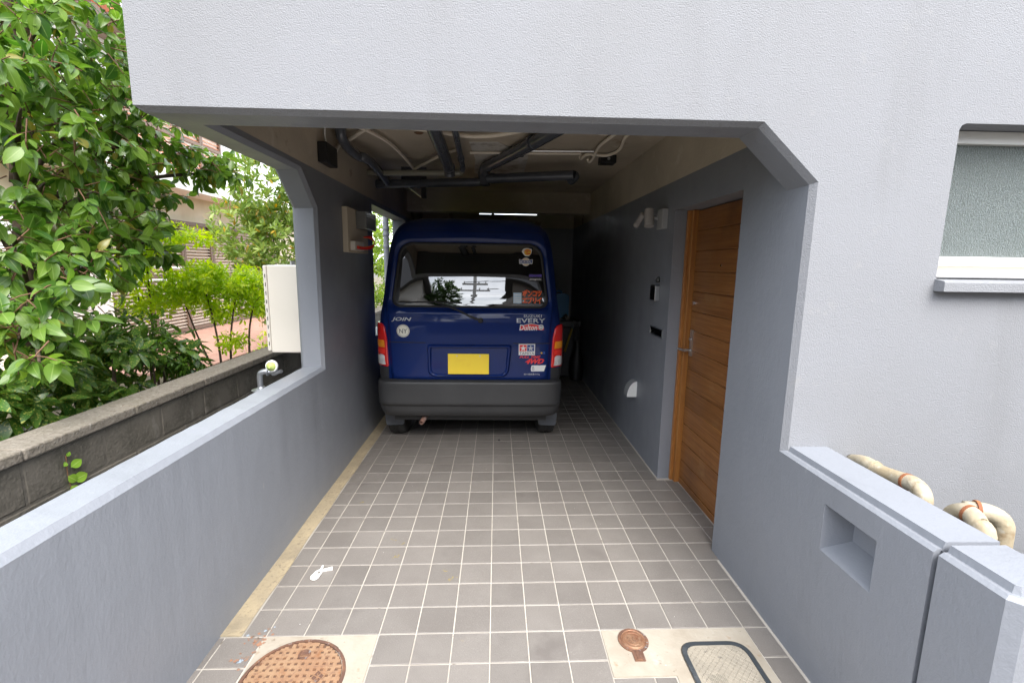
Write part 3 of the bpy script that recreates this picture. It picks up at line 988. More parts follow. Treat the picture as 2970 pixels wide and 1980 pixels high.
def wheel(x, y):
    t = MB()
    t.lathe([(0.165, -0.070), (0.235, -0.078), (0.262, -0.068), (0.271, -0.050), (0.272, -0.02), (0.268, -0.017), (0.268, -0.009), (0.272, -0.006), (0.272, 0.006), (0.268, 0.009), (0.268, 0.017), (0.272, 0.02), (0.271, 0.050), (0.262, 0.068), (0.235, 0.078), (0.165, 0.070)], (x, y, 0.270 + TILT * x), 'X', 36, caps=False)
    w = bpy.data.objects.new('wheel', None); col.objects.link(w); w.parent = van
    w.location = Vector((x, y, 0.27)) - van.location
    t.build('tyre', m_tyre, w, smooth=40)
    t = MB()
    t.lathe([(0.166, -0.066), (0.15, -0.05), (0.148, 0.04), (0.06, 0.055), (0.0, 0.055)], (x, y, 0.270 + TILT * x), 'X', 24, caps=False)
    t.build('rim', m_greymetal, w, smooth=40)
for y in (2.47, 4.62):
    for s in (-1, 1): wheel(VX + s * 0.668, y)

# cabin: rear shelf and seats, dashboard, windscreen, mirror
mb = MB()
mb.box(VX - 0.66, VX + 0.66, 2.06, 5.0, 0.55, 0.60)
mb.build('cabin_floor', m_cabin, van)
for y, x in ((3.3, -0.36), (3.3, 0.36), (4.15, -0.36), (4.15, 0.36)):
    mb = MB()
    mb.prism(round_poly([(y, 0.6), (y + 0.14, 0.6), (y + 0.02, 1.22), (y - 0.10, 1.22)], 0.04, 3), 'X', VX + x - 0.24, VX + x + 0.24)
    mb.prism(round_poly([(y - 0.09, 1.225), (y + 0.0, 1.225), (y - 0.01, 1.40), (y - 0.08, 1.40)], 0.03, 3), 'X', VX + x - 0.11, VX + x + 0.11)
    mb.build('seat', m_cabin, van, bevel=0.02)
mb = MB()
mb.prism([(4.55, 0.7), (5.0, 0.7), (5.0, 1.10), (4.75, 1.16), (4.55, 1.08)], 'X', VX - 0.62, VX + 0.62)
mb.build('dashboard', m_cabin, van, bevel=0.03)
mb = MB()
mb.prism(round_poly([(VX - 0.11, 1.47), (VX + 0.11, 1.47), (VX + 0.12, 1.535), (VX - 0.12, 1.535)], 0.02, 3), 'Y', 4.35, 4.38)
mb.tube([(VX, 4.38, 1.53), (VX, 4.5, 1.62)], 0.012, 8)
mb.build('rear_view_mirror', m_black, van)
mb = MB()
mb.grid(lambda u, v: (VX + (u * 2 - 1) * (0.615 - 0.13 * v), v_f(1.15 + 0.53 * v) - cap((u * 2 - 1) * 0.86) + 0.004, 1.15 + 0.53 * v), 12, 6)
mb.build('windscreen', m_wglass, van, smooth=True)
for s in (-1, 1):
    for y0, y1 in ((2.42, 3.05), (3.12, 3.85), (3.92, 4.55)):
        mb = MB()
        mb.grid(lambda u, v: (VX + s * (v_w(1.2 + 0.42 * v) + 0.004), y0 + (y1 - y0) * u, 1.2 + 0.42 * v), 3, 6)
        mb.build('side_window', mat('side_glass', (0.01, 0.012, 0.012), 0.05), van, smooth=True)
for s in (-1, 1):
    mb = MB()
    mb.prism(round_poly([(VX + s * 0.36, 0.62), (VX + s * 0.64, 0.62), (VX + s * 0.66, 0.80), (VX + s * 0.40, 0.80)], 0.03, 3), 'Y', 5.20, 5.32)
    mb.build('headlamp', m_clear, van)

# ------------------------------------------------------------------ stickers and badges on the tailgate
def text_mesh(body, shear=0.0, bold=0.0, space=1.0, res=2):
    c = bpy.data.curves.new('lettering', 'FONT')
    c.body = body
    c.resolution_u = res
    c.shear = shear
    c.offset = bold
    c.space_character = space
    c.fill_mode = 'FRONT'
    o = bpy.data.objects.new('lettering', c)
    col.objects.link(o)
    dg = bpy.context.evaluated_depsgraph_get()
    me = bpy.data.meshes.new_from_object(o.evaluated_get(dg))
    vs = [(v.co.x, v.co.y) for v in me.vertices]
    fs = [tuple(p.vertices) for p in me.polygons]
    bpy.data.objects.remove(o); bpy.data.curves.remove(c); bpy.data.meshes.remove(me)
    return vs, fs
def lettering(body, x0, x1, z0, z1, m, parent, off=0.0075, thick=0.0, name='lettering', **kw):
    vs, fs = text_mesh(body, **kw)
    a = np.array(vs)
    lo, hi = a.min(0), a.max(0)
    P = [(x0 + (x - lo[0]) / (hi[0] - lo[0]) * (x1 - x0), z0 + (z - lo[1]) / (hi[1] - lo[1]) * (z1 - z0)) for x, z in vs]
    mb = MB()
    mb.add([rear(x, z, off) for x, z in P], fs)
    return mb.build(name, m, parent)
def flat(polys, m, name, parent, off=0.0072, rings=7):
    mb = MB()
    for p in polys:
        cx, cz, N_ = sum(q[0] for q in p) / len(p), sum(q[1] for q in p) / len(p), len(p)
        if N_ < 8:                                # split long edges so the sticker follows the curved panel
            p = [(a[0] + (b[0] - a[0]) * t / 5, a[1] + (b[1] - a[1]) * t / 5) for a, b in zip(p, list(p[1:]) + [p[0]]) for t in range(5)]
            N_ = len(p)
        vs = [rear(cx, cz, off)] + [rear(cx + (x - cx) * j / rings, cz + (z - cz) * j / rings, off) for j in range(1, rings + 1) for x, z in p]
        fs = [(0, 1 + k, 1 + (k + 1) % N_) for k in range(N_)]
        fs += [(1 + j * N_ + k, 1 + (j + 1) * N_ + k, 1 + (j + 1) * N_ + (k + 1) % N_, 1 + j * N_ + (k + 1) % N_) for j in range(rings - 1) for k in range(N_)]
        mb.add(vs, fs)
    return mb.build(name, m, parent)
def circle(cx, cz, r, n=28, rz=None): return [(cx + r * math.cos(2 * math.pi * k / n), cz + (rz or r) * math.sin(2 * math.pi * k / n)) for k in range(n)]
def rect(x0, x1, z0, z1): return [(x0, z0), (x1, z0), (x1, z1), (x0, z1)]
def star(cx, cz, r):
    return [(cx + (r if k % 2 == 0 else r * 0.4) * math.sin(math.pi * k / 5), cz + (r if k % 2 == 0 else r * 0.4) * math.cos(math.pi * k / 5)) for k in range(10)]
def vinyl(name, c, rough=0.45): return mat(name, c, rough)
s_white, s_cream, s_red = vinyl('vinyl_white', (0.80, 0.80, 0.78)), vinyl('vinyl_cream', (0.80, 0.78, 0.68)), vinyl('vinyl_red', (0.75, 0.04, 0.04))
s_black, s_blue, s_yellow = vinyl('vinyl_black', (0.02, 0.02, 0.022)), vinyl('vinyl_blue', (0.02, 0.05, 0.22)), vinyl('vinyl_yellow', (0.80, 0.50, 0.04))
s_orange, s_purple, s_peach = vinyl('vinyl_orange', (0.90, 0.13, 0.03)), vinyl('vinyl_purple', (0.10, 0.06, 0.36)), vinyl('vinyl_peach', (0.75, 0.60, 0.38))
s_sky, s_silver, s_grey = vinyl('vinyl_pale_blue', (0.50, 0.66, 0.80)), vinyl('vinyl_silver', (0.55, 0.56, 0.58)), vinyl('vinyl_grey', (0.30, 0.31, 0.33))

lettering('JOIN', -0.625, -0.465, 1.080, 1.115, m_badge, gate, 0.010, shear=0.25, bold=0.02, name='badge')
o = flat([circle(-0.532, 1.008, 0.051)], s_cream, 'sticker', gate)
mb = MB(); mb.tube([rear(x, z, 0.0078) for x, z in circle(-0.532, 1.008, 0.045)], 0.0012, 5, close=True); mb.build('rim_line', s_black, o)
lettering('NY', -0.563, -0.501, 0.990, 1.024, s_black, o, 0.0082)
lettering('SUZUKI', 0.428, 0.572, 1.124, 1.146, m_badge, gate, 0.009, bold=0.01, name='badge', space=1.15)
lettering('EVERY', 0.372, 0.602, 1.082, 1.117, m_badge, gate, 0.010, bold=0.02, name='badge', space=1.05)
o = flat([round_poly([(0.400, 1.024), (0.592, 1.024), (0.592, 1.048), (0.552, 1.062), (0.50, 1.074), (0.44, 1.066), (0.400, 1.056)], 0.008, 3)], s_red, 'sticker', gate)
lettering('Dulton', 0.394, 0.538, 1.022, 1.068, s_white, o, 0.0085, shear=0.2, bold=0.015)
mb = MB(); mb.tube(smooth_path([rear(0.424, 1.062, 0.009), rear(0.46, 1.071, 0.009), rear(0.50, 1.0735, 0.009), rear(0.555, 1.064, 0.009)], 4), 0.002, 5); mb.build('swash', s_white, o)
flat([circle(0.569, 1.048, 0.021)], s_white, 'roundel', o, 0.0085)
flat([circle(0.569, 1.048, 0.0165)], s_grey, 'roundel', o, 0.0092)
lettering('M', 0.557, 0.581, 1.039, 1.056, s_white, o, 0.0099, bold=0.02)
# two-star emblem
o = flat([rect(0.392, 0.524, 0.820, 0.912)], s_white, 'sticker', gate)
flat([rect(0.399, 0.456, 0.853, 0.905)], s_red, 'red_field', o, 0.0076)
flat([rect(0.460, 0.517, 0.853, 0.905)], s_blue, 'blue_field', o, 0.0076)
flat([star(0.428, 0.877, 0.0275)], s_white, 'star', o, 0.0084)
flat([star(0.4885, 0.877, 0.0275)], s_silver, 'star', o, 0.0084)
lettering('TAMIYA', 0.398, 0.518, 0.826, 0.847, s_black, o, 0.0084)
o = lettering('mon', 0.532, 0.572, 0.827, 0.845, s_blue, gate, 0.0075, name='sticker')
flat([circle(0.578, 0.838, 0.0075)], s_yellow, 'dot', o, 0.0084)
flat([rect(0.590, 0.595, 0.829, 0.848), rect(0.600, 0.605, 0.829, 0.848)], vinyl('vinyl_mid_blue', (0.04, 0.12, 0.45)), 'bar', o, 0.0078)
o = lettering('FULL TIME', 0.400, 0.572, 0.795, 0.815, s_red, gate, 0.0078, shear=0.35, bold=0.025, name='sticker')
lettering('4WD', 0.448, 0.600, 0.748, 0.791, s_red, o, 0.0078, shear=0.4, bold=0.05)
o = flat([round_poly([(0.497, 0.684), (0.602, 0.684), (0.618, 0.735), (0.500, 0.735), (0.494, 0.71)], 0.005, 3)], s_white, 'sticker', gate)
lettering('B', 0.505, 0.523, 0.692, 0.727, s_grey, o, 0.0080)
lettering('最大積載量350kg', 0.438, 0.568, 0.652, 0.667, s_silver, gate, 0.0075, name='sticker')
# on the glass
GO = -0.0108
o = flat([round_poly([(0.408, 1.650), (0.424, 1.672), (0.455, 1.678), (0.494, 1.668), (0.490, 1.640), (0.470, 1.612), (0.438, 1.612), (0.424, 1.628)], 0.008, 3)], s_white, 'sticker', gate, GO)
flat([circle(0.458, 1.645, 0.0285, rz=0.026)], s_yellow, 'disc', o, GO + 0.0008)
flat([rect(0.432, 0.486, 1.655, 1.662), rect(0.445, 0.462, 1.642, 1.648), rect(0.448, 0.480, 1.628, 1.635)], s_red, 'lettering', o, GO + 0.0016)
o = flat([circle(0.444, 1.567, 0.034)], s_white, 'sticker', gate, GO)
flat([circle(0.444, 1.567, 0.030)], s_peach, 'disc', o, GO + 0.0006)
flat([[(0.391, 1.550), (0.497, 1.550), (0.500, 1.588), (0.470, 1.582), (0.418, 1.582), (0.388, 1.588)]], s_white, 'band_edge', o, GO + 0.0012)
flat([[(0.395, 1.554), (0.493, 1.554), (0.496, 1.584), (0.470, 1.578), (0.418, 1.578), (0.392, 1.584)]], s_blue, 'band', o, GO + 0.0018)
lettering('BLUE SEAL', 0.399, 0.489, 1.559, 1.574, s_white, o, GO + 0.0025, bold=0.02)
o = flat([rect(0.470, 0.578, 1.415, 1.470)], s_black, 'sticker', gate, GO)
flat([[(0.472, 1.447), (0.484, 1.452), (0.498, 1.446), (0.510, 1.451), (0.524, 1.447), (0.538, 1.456), (0.552, 1.448), (0.576, 1.449), (0.576, 1.468), (0.472, 1.468)]], s_purple, 'mountain_sky', o, GO + 0.0008)
lettering('patagonia', 0.477, 0.572, 1.419, 1.436, s_white, o, GO + 0.0016, bold=0.02)
o = lettering('ポンコツ', 0.418, 0.578, 1.290, 1.345, s_orange, gate, GO, bold=0.055, space=0.86, name='sticker')
lettering('エブリイ', 0.418, 0.578, 1.234, 1.288, s_orange, o, GO, bold=0.055, space=0.86)
o = flat([rect(0.346, 0.411, 1.236, 1.320)], s_sky, 'sticker', gate, GO)
flat([rect(0.350, 0.407, z, z + 0.006) for z in (1.246, 1.262, 1.278, 1.300)], s_white, 'print', o, GO + 0.0008)
# ------------------------------------------------------------------ covers let into the floor
m_castiron = mat('rusty_cast_iron', (0.47, 0.265, 0.15), 0.65, 0.25, vary=[(7, 0.4, 0.65, (0.56, 0.37, 0.22)), (13, 0.58, 0.7, (0.40, 0.16, 0.06)), (60, 0.5, 0.7, (0.34, 0.19, 0.12)), (6, 0.62, 0.7, (0.52, 0.45, 0.36))], bumps=[(110, 0.0018, 3)])
m_castdark = mat('rusty_cast_iron_rim', (0.22, 0.12, 0.085), 0.6, 0.3, vary=[(20, 0.45, 0.65, (0.34, 0.17, 0.10)), (50, 0.6, 0.7, (0.42, 0.40, 0.40))], bumps=[(120, 0.0015, 3)])
def fz(x): return TILT * x
def rot2(p, a, c): return (c[0] + p[0] * math.cos(a) - p[1] * math.sin(a), c[1] + p[0] * math.sin(a) + p[1] * math.cos(a))
MC = (-0.425, -0.216)
MRAD = 0.190
mh = thing('manhole_cover', (MC[0], MC[1], fz(MC[0])), 'large round rusty manhole cover in a pale cement patch', 'manhole cover')
Z0 = fz(MC[0]) + 0.001
b = MB(); b.lathe([(0.0, 0.002), (MRAD - 0.014, 0.002), (MRAD - 0.014, 0.0005), (MRAD - 0.012, 0.0005)], (*MC, Z0), n=64, caps=False); b.build('plate', mat('pit_rust', (0.15, 0.085, 0.055), 0.8, vary=[(40, 0.45, 0.65, (0.24, 0.11, 0.05))]), mh)
b = MB(); b.lathe([(MRAD - 0.012, 0.0), (MRAD - 0.012, 0.006), (MRAD - 0.002, 0.0065), (MRAD, 0.004), (MRAD, -0.004)], (*MC, Z0), n=64, caps=False); b.build('rim', m_castdark, mh, smooth=40)
m_dirt = mat('packed_dirt', (0.06, 0.05, 0.04), 0.95, vary=[(60, 0.45, 0.6, (0.12, 0.10, 0.075))])
b = MB(); b.lathe([(MRAD - 0.001, 0.0006), (MRAD + 0.004, 0.0006), (MRAD + 0.0055, -0.001)], (*MC, Z0), n=64, caps=False); b.build('dirt_gap', m_dirt, mh)
b = MB()
st, wd = 0.0272, 0.0150
Rr = MRAD - 0.014
def chords(lo, hi, half, dirx, zt):
    mid = (lo + hi) / 2
    if abs(mid) > Rr: return
    L = math.sqrt(max(0, Rr ** 2 - max(abs(lo), abs(hi)) ** 2)) if max(abs(lo), abs(hi)) < Rr else 0
    if L < 0.004: return
    if dirx: b.box(MC[0] - L, MC[0] + L, MC[1] + lo, MC[1] + hi, Z0 + 0.0015, Z0 + zt)
    else: b.box(MC[0] + lo, MC[0] + hi, MC[1] - L, MC[1] + L, Z0 + 0.0015, Z0 + zt)
k = -7
while k <= 7:
    chords(k * st - wd / 2, k * st + wd / 2, 0, True, 0.0052)
    chords(k * st - wd / 2, k * st + wd / 2, 0, False, 0.0049)
    k += 1
tag(b.build('grid_pattern', m_castiron, mh), kind='stuff')
b = MB(); b.lathe([(0.024, 0.0), (0.024, 0.0075), (0.019, 0.0075), (0.018, 0.0052), (0.0, 0.0052)], (-0.422, -0.104, Z0), n=24, caps=False)
b.build('key_socket', m_castdark, mh, smooth=40)
b = MB(); b.box(-0.437, -0.407, -0.109, -0.099, Z0 + 0.005, Z0 + 0.0085); b.build('key_bar', m_castdark, mh, bevel=0.001)
em = MB()
em.prism([rot2(p, 0.25, (-0.333, -0.209)) for p in ((-0.026, 0), (0, -0.034), (0.026, 0), (0, 0.034))], 'Z', Z0 + 0.0054, Z0 + 0.0056)
emo = em.build('emblem_plate', m_castdark, mh)
em = MB()
for p, q in (((-0.024, 0), (0, -0.032)), ((0, -0.032), (0.024, 0)), ((0.024, 0), (0, 0.032)), ((0, 0.032), (-0.024, 0)), ((-0.012, -0.014), (0.012, 0.014)), ((-0.012, 0.010), (0.012, -0.010)), ((0, -0.018), (0, 0.018))):
    a, c = rot2(p, 0.25, (-0.333, -0.209)), rot2(q, 0.25, (-0.333, -0.209))
    em.tube([(*a, Z0 + 0.0062), (*c, Z0 + 0.0062)], 0.0017, 5)
em.build('emblem', m_castiron, emo)

VC = (0.905, -0.062)
Zv = fz(VC[0]) + 0.001
m_bronze = mat('rusty_bronze', (0.44, 0.245, 0.145), 0.5, 0.4, vary=[(20, 0.45, 0.65, (0.34, 0.15, 0.085)), (60, 0.5, 0.7, (0.50, 0.32, 0.21))], bumps=[(140, 0.0008, 2)])
vc = thing('valve_cover', (VC[0], VC[1], Zv - 0.001), 'small round rusty valve cover with a tab and katakana lettering', 'valve cover')
b = MB()
out = [(VC[0] + 0.062 * math.sin(a), VC[1] - 0.062 * math.cos(a)) for a in np.linspace(0.36, 2 * math.pi - 0.36, 40)]
out = out + [(VC[0] - 0.021, VC[1] - 0.104), (VC[0] + 0.021, VC[1] - 0.104)]
b.prism(out, 'Z', Zv - 0.003, Zv + 0.004)
b.build('frame', m_castdark, vc)
b = MB(); b.lathe([(0.0, 0.0075), (0.030, 0.0075), (0.031, 0.0062), (0.033, 0.0062), (0.034, 0.0078), (0.044, 0.0078), (0.046, 0.0055), (0.048, 0.0055), (0.0495, 0.007), (0.051, 0.004)], (*VC, Zv), n=48, caps=False); lid = b.build('lid', m_bronze, vc, smooth=40)
b = MB()
b.tube([(VC[0] + 0.009 + 0.013 * math.cos(a), VC[1] + 0.0005 + 0.013 * math.sin(a), Zv + 0.0080) for a in np.linspace(0, 2 * math.pi, 25)[:-1]], 0.0012, 5, close=True)
tri = [(VC[0] + 0.009 + 0.0085 * math.cos(a + 0.35), VC[1] + 0.0085 * math.sin(a + 0.35), Zv + 0.0080) for a in (0, 2.094, 4.189)]
b.tube(tri, 0.0011, 5, close=True)
b.build('emblem', m_castdark, lid)
vs, fs = text_mesh('バルブ', bold=0.02)
a_ = np.array(vs); lo, hi = a_.min(0), a_.max(0)
b = MB()
P2 = []
for x, y in vs:
    u = (x - lo[0]) / (hi[0] - lo[0]) - 0.5
    v = (y - lo[1]) / (hi[1] - lo[1]) - 0.5
    an = math.radians(200) - u * 1.75
    rr = 0.0235 + v * 0.014
    P2.append((VC[0] + 0.003 + rr * math.cos(an), VC[1] + rr * math.sin(an), Zv + 0.0080))
b.add(P2, fs)
b.build('lettering', m_castdark, lid)
b = MB()
b.box(VC[0] - 0.009, VC[0] + 0.009, VC[1] - 0.102, VC[1] - 0.056, Zv + 0.0035, Zv + 0.0065)
b.build('hinge_tab', m_castdark, vc, bevel=0.002)

Zh = fz(1.22) + 0.001
hc = thing('meter_box_lid', (1.222, -0.32, Zh - 0.001), 'pale rectangular meter lid with rounded corners and a dark grey frame', 'meter lid')
def rr_ring(x0, x1, y0, y1, r, n=7): return round_poly([(x0, y0), (x1, y0), (x1, y1), (x0, y1)], r, n)
o1, o2 = rr_ring(1.083, 1.362, -0.56, -0.078, 0.075), rr_ring(1.101, 1.344, -0.542, -0.096, 0.060)
n = len(o1)
b = MB()
rows = [[(x, y, Zh - 0.003 + TILT * (x - 1.22)) for x, y in o1], [(x, y, Zh + 0.004 + TILT * (x - 1.22)) for x, y in o1], [(x, y, Zh + 0.005 + TILT * (x - 1.22)) for x, y in o2], [(x, y, Zh + TILT * (x - 1.22)) for x, y in o2]]
b.add([p for r_ in rows for p in r_], [(i * n + k, i * n + (k + 1) % n, (i + 1) * n + (k + 1) % n, (i + 1) * n + k) for i in range(3) for k in range(n)])
b.build('frame', mat('dark_resin', (0.055, 0.065, 0.075), 0.5, vary=[(18, 0.55, 0.7, (0.11, 0.12, 0.13))]), hc)
o0 = rr_ring(1.0785, 1.3665, -0.5645, -0.0735, 0.078)
b = MB()
b.add([(x, y, Zh + 0.0004 + TILT * (x - 1.22)) for x, y in o1] + [(x, y, Zh + 0.0004 + TILT * (x - 1.22)) for x, y in o0], [(k, (k + 1) % n, n + (k + 1) % n, n + k) for k in range(n)])
b.build('dirt_gap', m_dirt, hc)
m_lid = mat('pale_resin', (0.46, 0.41, 0.33), 0.7, vary=[(8, 0.45, 0.65, (0.38, 0.34, 0.275)), (40, 0.6, 0.7, (0.28, 0.25, 0.21))], bumps=[(90, 0.001, 3)])
b = MB(); b.poly([(x, y, Zh + 0.0015 + TILT * (x - 1.22)) for x, y in o2]); lidb = b.build('lid', m_lid, hc)
b = MB()
for i in range(-14, 15):
    for sgn in (1, -1):
        pts = []
        for t in np.linspace(-0.3, 0.3, 61):
            x, y = 1.222 + (t + i * 0.036 * 0.5) * 0.7071 + (i * 0.036 * 0.5) * 0.7071 * 0, -0.319 + sgn * (t - i * 0.036 * 0.5) * 0.7071
            if 1.108 < x < 1.337 and -0.535 < y < -0.103 and not (1.13 < x < 1.215 and -0.33 < y < -0.225): pts.append((x, y))
        if len(pts) > 2:
            p, q_ = Vector((*pts[0], Zh + 0.0022)), Vector((*pts[-1], Zh + 0.0022))
            if (q_ - p).length < 0.40: b.tube([p, q_], 0.0016 if sgn > 0 else 0.0014, 4)
tag(b.build('lattice_relief', m_lid, lidb), kind='stuff')
b = MB()
for k in range(9): b.box(1.143 + k * 0.0072, 1.1465 + k * 0.0072, -0.275, -0.236, Zh + 0.0015, Zh + 0.0032)
tag(b.build('bar_relief', m_castdark if False else mat('mid_resin', (0.34, 0.31, 0.25), 0.7), lidb), kind='stuff')  # bars in a darker resin tone than the lid

# old paint splashes and crayon marks on the front tiles
def splash(x, y, r, m, n=11, stretch=1.0, ang=0.0):
    k = MB()
    pts = [rot2((r * stretch * rnd.uniform(0.35, 1.0) * math.cos(2 * math.pi * i / n), r * rnd.uniform(0.35, 1.0) * math.sin(2 * math.pi * i / n)), ang, (x, y)) for i in range(n)]
    k.prism([(p[0], p[1]) for p in pts], 'Z', 0.0008, 0.0014)
    return k.build('paint_splash', m, fl)
m_sp_o, m_sp_b = mat('orange_paint_stain', (0.44, 0.23, 0.14), 0.8, vary=[(60, 0.45, 0.6, (0.27, 0.22, 0.18))]), mat('blue_grey_paint_stain', (0.42, 0.50, 0.58), 0.7)
m_sp_y = mat('yellow_crayon', (0.40, 0.32, 0.12), 0.8)
for i in range(34):
    splash(-0.655 + rnd.gauss(0, 0.022), -0.045 + rnd.gauss(0, 0.055), rnd.choice((0.004, 0.006, 0.009, 0.016)), m_sp_o, 13)
for x, y, r in ((-0.668, -0.126, 0.016), (-0.655, -0.118, 0.010), (-0.70, 0.008, 0.009), (-0.64, 0.03, 0.008), (-0.61, 0.05, 0.006), (-0.33, -0.06, 0.006)): splash(x, y, r, m_sp_b)
for x, y in ((-0.536, 1.121), (-0.246, 0.695), (-0.185, 0.654), (-0.205, 0.521), (-0.190, 0.535), (0.075, 0.408), (0.127, 0.361), (0.118, 0.350)):
    for i in range(3): splash(x + rnd.gauss(0, 0.010), y + rnd.gauss(0, 0.008), rnd.uniform(0.002, 0.005), m_sp_y, 8, 2.2, 0.7)
for i in range(40):
    splash(rnd.uniform(-0.7, 1.45), rnd.uniform(-0.25, 2.2), rnd.uniform(0.0008, 0.0022), m_white if i % 3 else m_castdark, 6)

# white plastic clip dropped on the tiles
b = MB()
cx, cy, cz = -0.545, 0.395, fz(-0.54) + 0.006
b.tube(smooth_path([(cx - 0.006, cy + 0.02, cz), (cx + 0.02, cy + 0.03, cz), (cx + 0.05, cy + 0.040, cz)], 4), [0.010, 0.009, 0.008, 0.0075, 0.0075, 0.008, 0.009, 0.010, 0.010], 8)
b.tube(smooth_path([(cx - 0.004, cy + 0.02, cz + 0.002), (cx - 0.006, cy + 0.042, cz), (cx - 0.007, cy + 0.06, cz)], 3), 0.006, 8)
b.tube([(cx - 0.012 + 0.016 * math.cos(a), cy - 0.002 + 0.026 * math.sin(a) + 0.008 * math.cos(a), cz) for a in np.linspace(0, 2 * math.pi, 17)[:-1]], 0.0055, 6, close=True)
b.tube([(cx - 0.014 + 0.017 * math.cos(a), cy - 0.028 + 0.020 * math.sin(a), cz + 0.003) for a in np.linspace(0, 2 * math.pi, 17)[:-1]], 0.0055, 6, close=True)
tag(b.build('plastic_clip', m_white, smooth=True), 'white plastic spring clip lying on the grey tiles', 'clip')

# ------------------------------------------------------------------ left pillar: meter board, water heater, tap
mbx = thing('meter_board', (-0.79, 1.95, 1.60), 'beige meter board with clear box and loose red wires on the dark pillar', 'meter board')
b = MB(); b.box(XL + 0.0, -0.772, 1.815, 2.36, 1.615, 1.945); b.build('board', mat('beige_board', (0.56, 0.49, 0.38), 0.6), mbx, bevel=0.004)
b = MB(); b.box(-0.7715, -0.69, 2.02, 2.32, 1.80, 1.935); b.build('meter_case', mat('smoked_plastic', (0.16, 0.165, 0.16), 0.2), mbx, bevel=0.006)
b = MB()
b.tube([(-0.688, 2.03, 1.895), (-0.688, 2.30, 1.895)], 0.003, 5)
b.tube([(-0.688, 2.30, 1.81), (-0.688, 2.30, 1.935)], 0.003, 5)
b.build('case_edge', m_greymetal, mbx)
b = MB(); b.box(-0.7715, -0.735, 1.86, 2.10, 1.63, 1.70); b.build('terminal_block', m_cream, mbx, bevel=0.004)
for k, (c, dz) in enumerate((((0.62, 0.02, 0.015), 0.0), ((0.68, 0.10, 0.03), 0.008), ((0.55, 0.02, 0.02), -0.008))):
    b = MB()
    b.tube(smooth_path([(-0.735, 1.90, 1.655 + dz), (-0.70, 1.98, 1.65 + dz), (-0.66, 2.06, 1.665 + dz), (-0.65, 2.09, 1.70), (-0.67, 2.07, 1.735 - dz), (-0.71, 2.00, 1.735)], 5), 0.0045, 6)
    b.build('wire', mat('wire_sheath', c, 0.4), mbx, smooth=True)

wh = thing('water_heater', (-1.11, 1.68, 0.9), 'cream boxy gas water heater hung on the outer side of the pillar', 'water heater')
b = MB(); b.box(-1.232, -0.985, 1.50, 1.85, 0.912, 1.515); b.build('case', m_cream, wh, bevel=0.008)
b = MB(); b.box(-1.258, -1.2325, 1.495, 1.855, 0.925, 1.512); cov = b.build('front_cover', m_cream, wh, bevel=0.008)
for k in range(9):
    b = MB(); b.box(-1.2455, -1.2405, 1.4935, 1.4955, 0.965 + k * 0.058, 0.99 + k * 0.058); b.build('vent_slot', m_black, cov)
b = MB()
b.box(-1.22, -0.970, 1.60, 1.66, 1.516, 1.520); b.box(-1.115, -1.105, 1.60, 1.66, 1.52, 1.545)
b.build('bracket', m_greymetal, wh)
for (x, y, r, m) in ((-1.02, 1.58, 0.012, m_chrome), (-1.055, 1.60, 0.010, m_steel), (-1.00, 1.65, 0.016, mat('brass', (0.50, 0.28, 0.08), 0.35, 0.8))):
    b = MB(); b.tube(smooth_path([(x, y, 0.915), (x - 0.004, y - 0.01, 0.86), (x + 0.018, y, 0.80), (x + 0.01, y, 0.45)], 4), r, 10); b.build('pipe', m, wh, smooth=True)
b = MB(); b.lathe([(0.02, 0), (0.022, 0.006), (0.022, 0.03), (0.02, 0.034)], (-1.00, 1.60, 0.835), n=14); b.build('valve_cap', m_white, wh, smooth=40)

tp_ = thing('standpipe_tap', (-1.072, 1.0, -0.1), 'silver standpipe tap with pale green handle rising behind the parapet', 'tap')
m_galv = mat('galvanised', (0.60, 0.62, 0.66), 0.35, 0.85, bumps=[(60, 0.001, 2)])
b = MB(); b.lathe([(0.026, 0.0), (0.026, 0.885)], (-1.072, 1.0, -0.1), n=18); b.build('post', m_greymetal, tp_, smooth=40)
b = MB(); b.lathe([(0.0, 0.0), (0.04, 0.0), (0.045, 0.004), (0.018, 0.014), (0.016, 0.02)], (-1.072, 1.0, 0.797), n=22); b.build('flange', m_galv, tp_, smooth=50)
b = MB(); b.tube(smooth_path([(-1.074, 1.0, 0.80), (-1.075, 1.0, 0.86), (-1.070, 1.0, 0.885), (-1.050, 1.0, 0.893), (-1.03, 1.0, 0.893)], 5), 0.0135, 14); b.build('elbow', m_galv, tp_, smooth=True)
b = MB()
b.lathe([(0.010, -0.03), (0.010, -0.002), (0.019, 0.0), (0.019, 0.004), (0.010, 0.006), (0.010, 0.03)], (-1.036, 1.0, 0.891), 'X', 16)
b.tube(smooth_path([(-1.012, 1.0, 0.890), (-0.995, 0.99, 0.889), (-0.975, 0.985, 0.895), (-0.958, 0.98, 0.90)], 4), [0.012, 0.014, 0.015, 0.015, 0.014, 0.012, 0.010, 0.009, 0.008, 0.008, 0.008, 0.009, 0.009], 12)
b.lathe([(0.012, 0.0), (0.012, -0.03)], (-0.997, 1.0, 0.905), 'Y', 14)
b.tube([(-0.997, 1.0, 0.885), (-0.997, 0.99, 0.925)], 0.010, 12)
b.build('spout', m_galv, tp_, smooth=40)
b = MB(); b.lathe([(0.012, 0.01), (0.026, 0.008), (0.029, 0.0), (0.028, -0.010), (0.024, -0.012)], (-0.999, 0.975, 0.928), 'Y', 20); b.build('handle_rim', m_white, tp_, smooth=50)
b = MB(); b.lathe([(0.0235, -0.010), (0.022, -0.016), (0.010, -0.024), (0.006, -0.030), (0.0, -0.030)], (-0.999, 0.975, 0.928), 'Y', 20); b.build('handle', mat('pale_green_plastic', (0.45, 0.55, 0.16), 0.4), tp_, smooth=50)

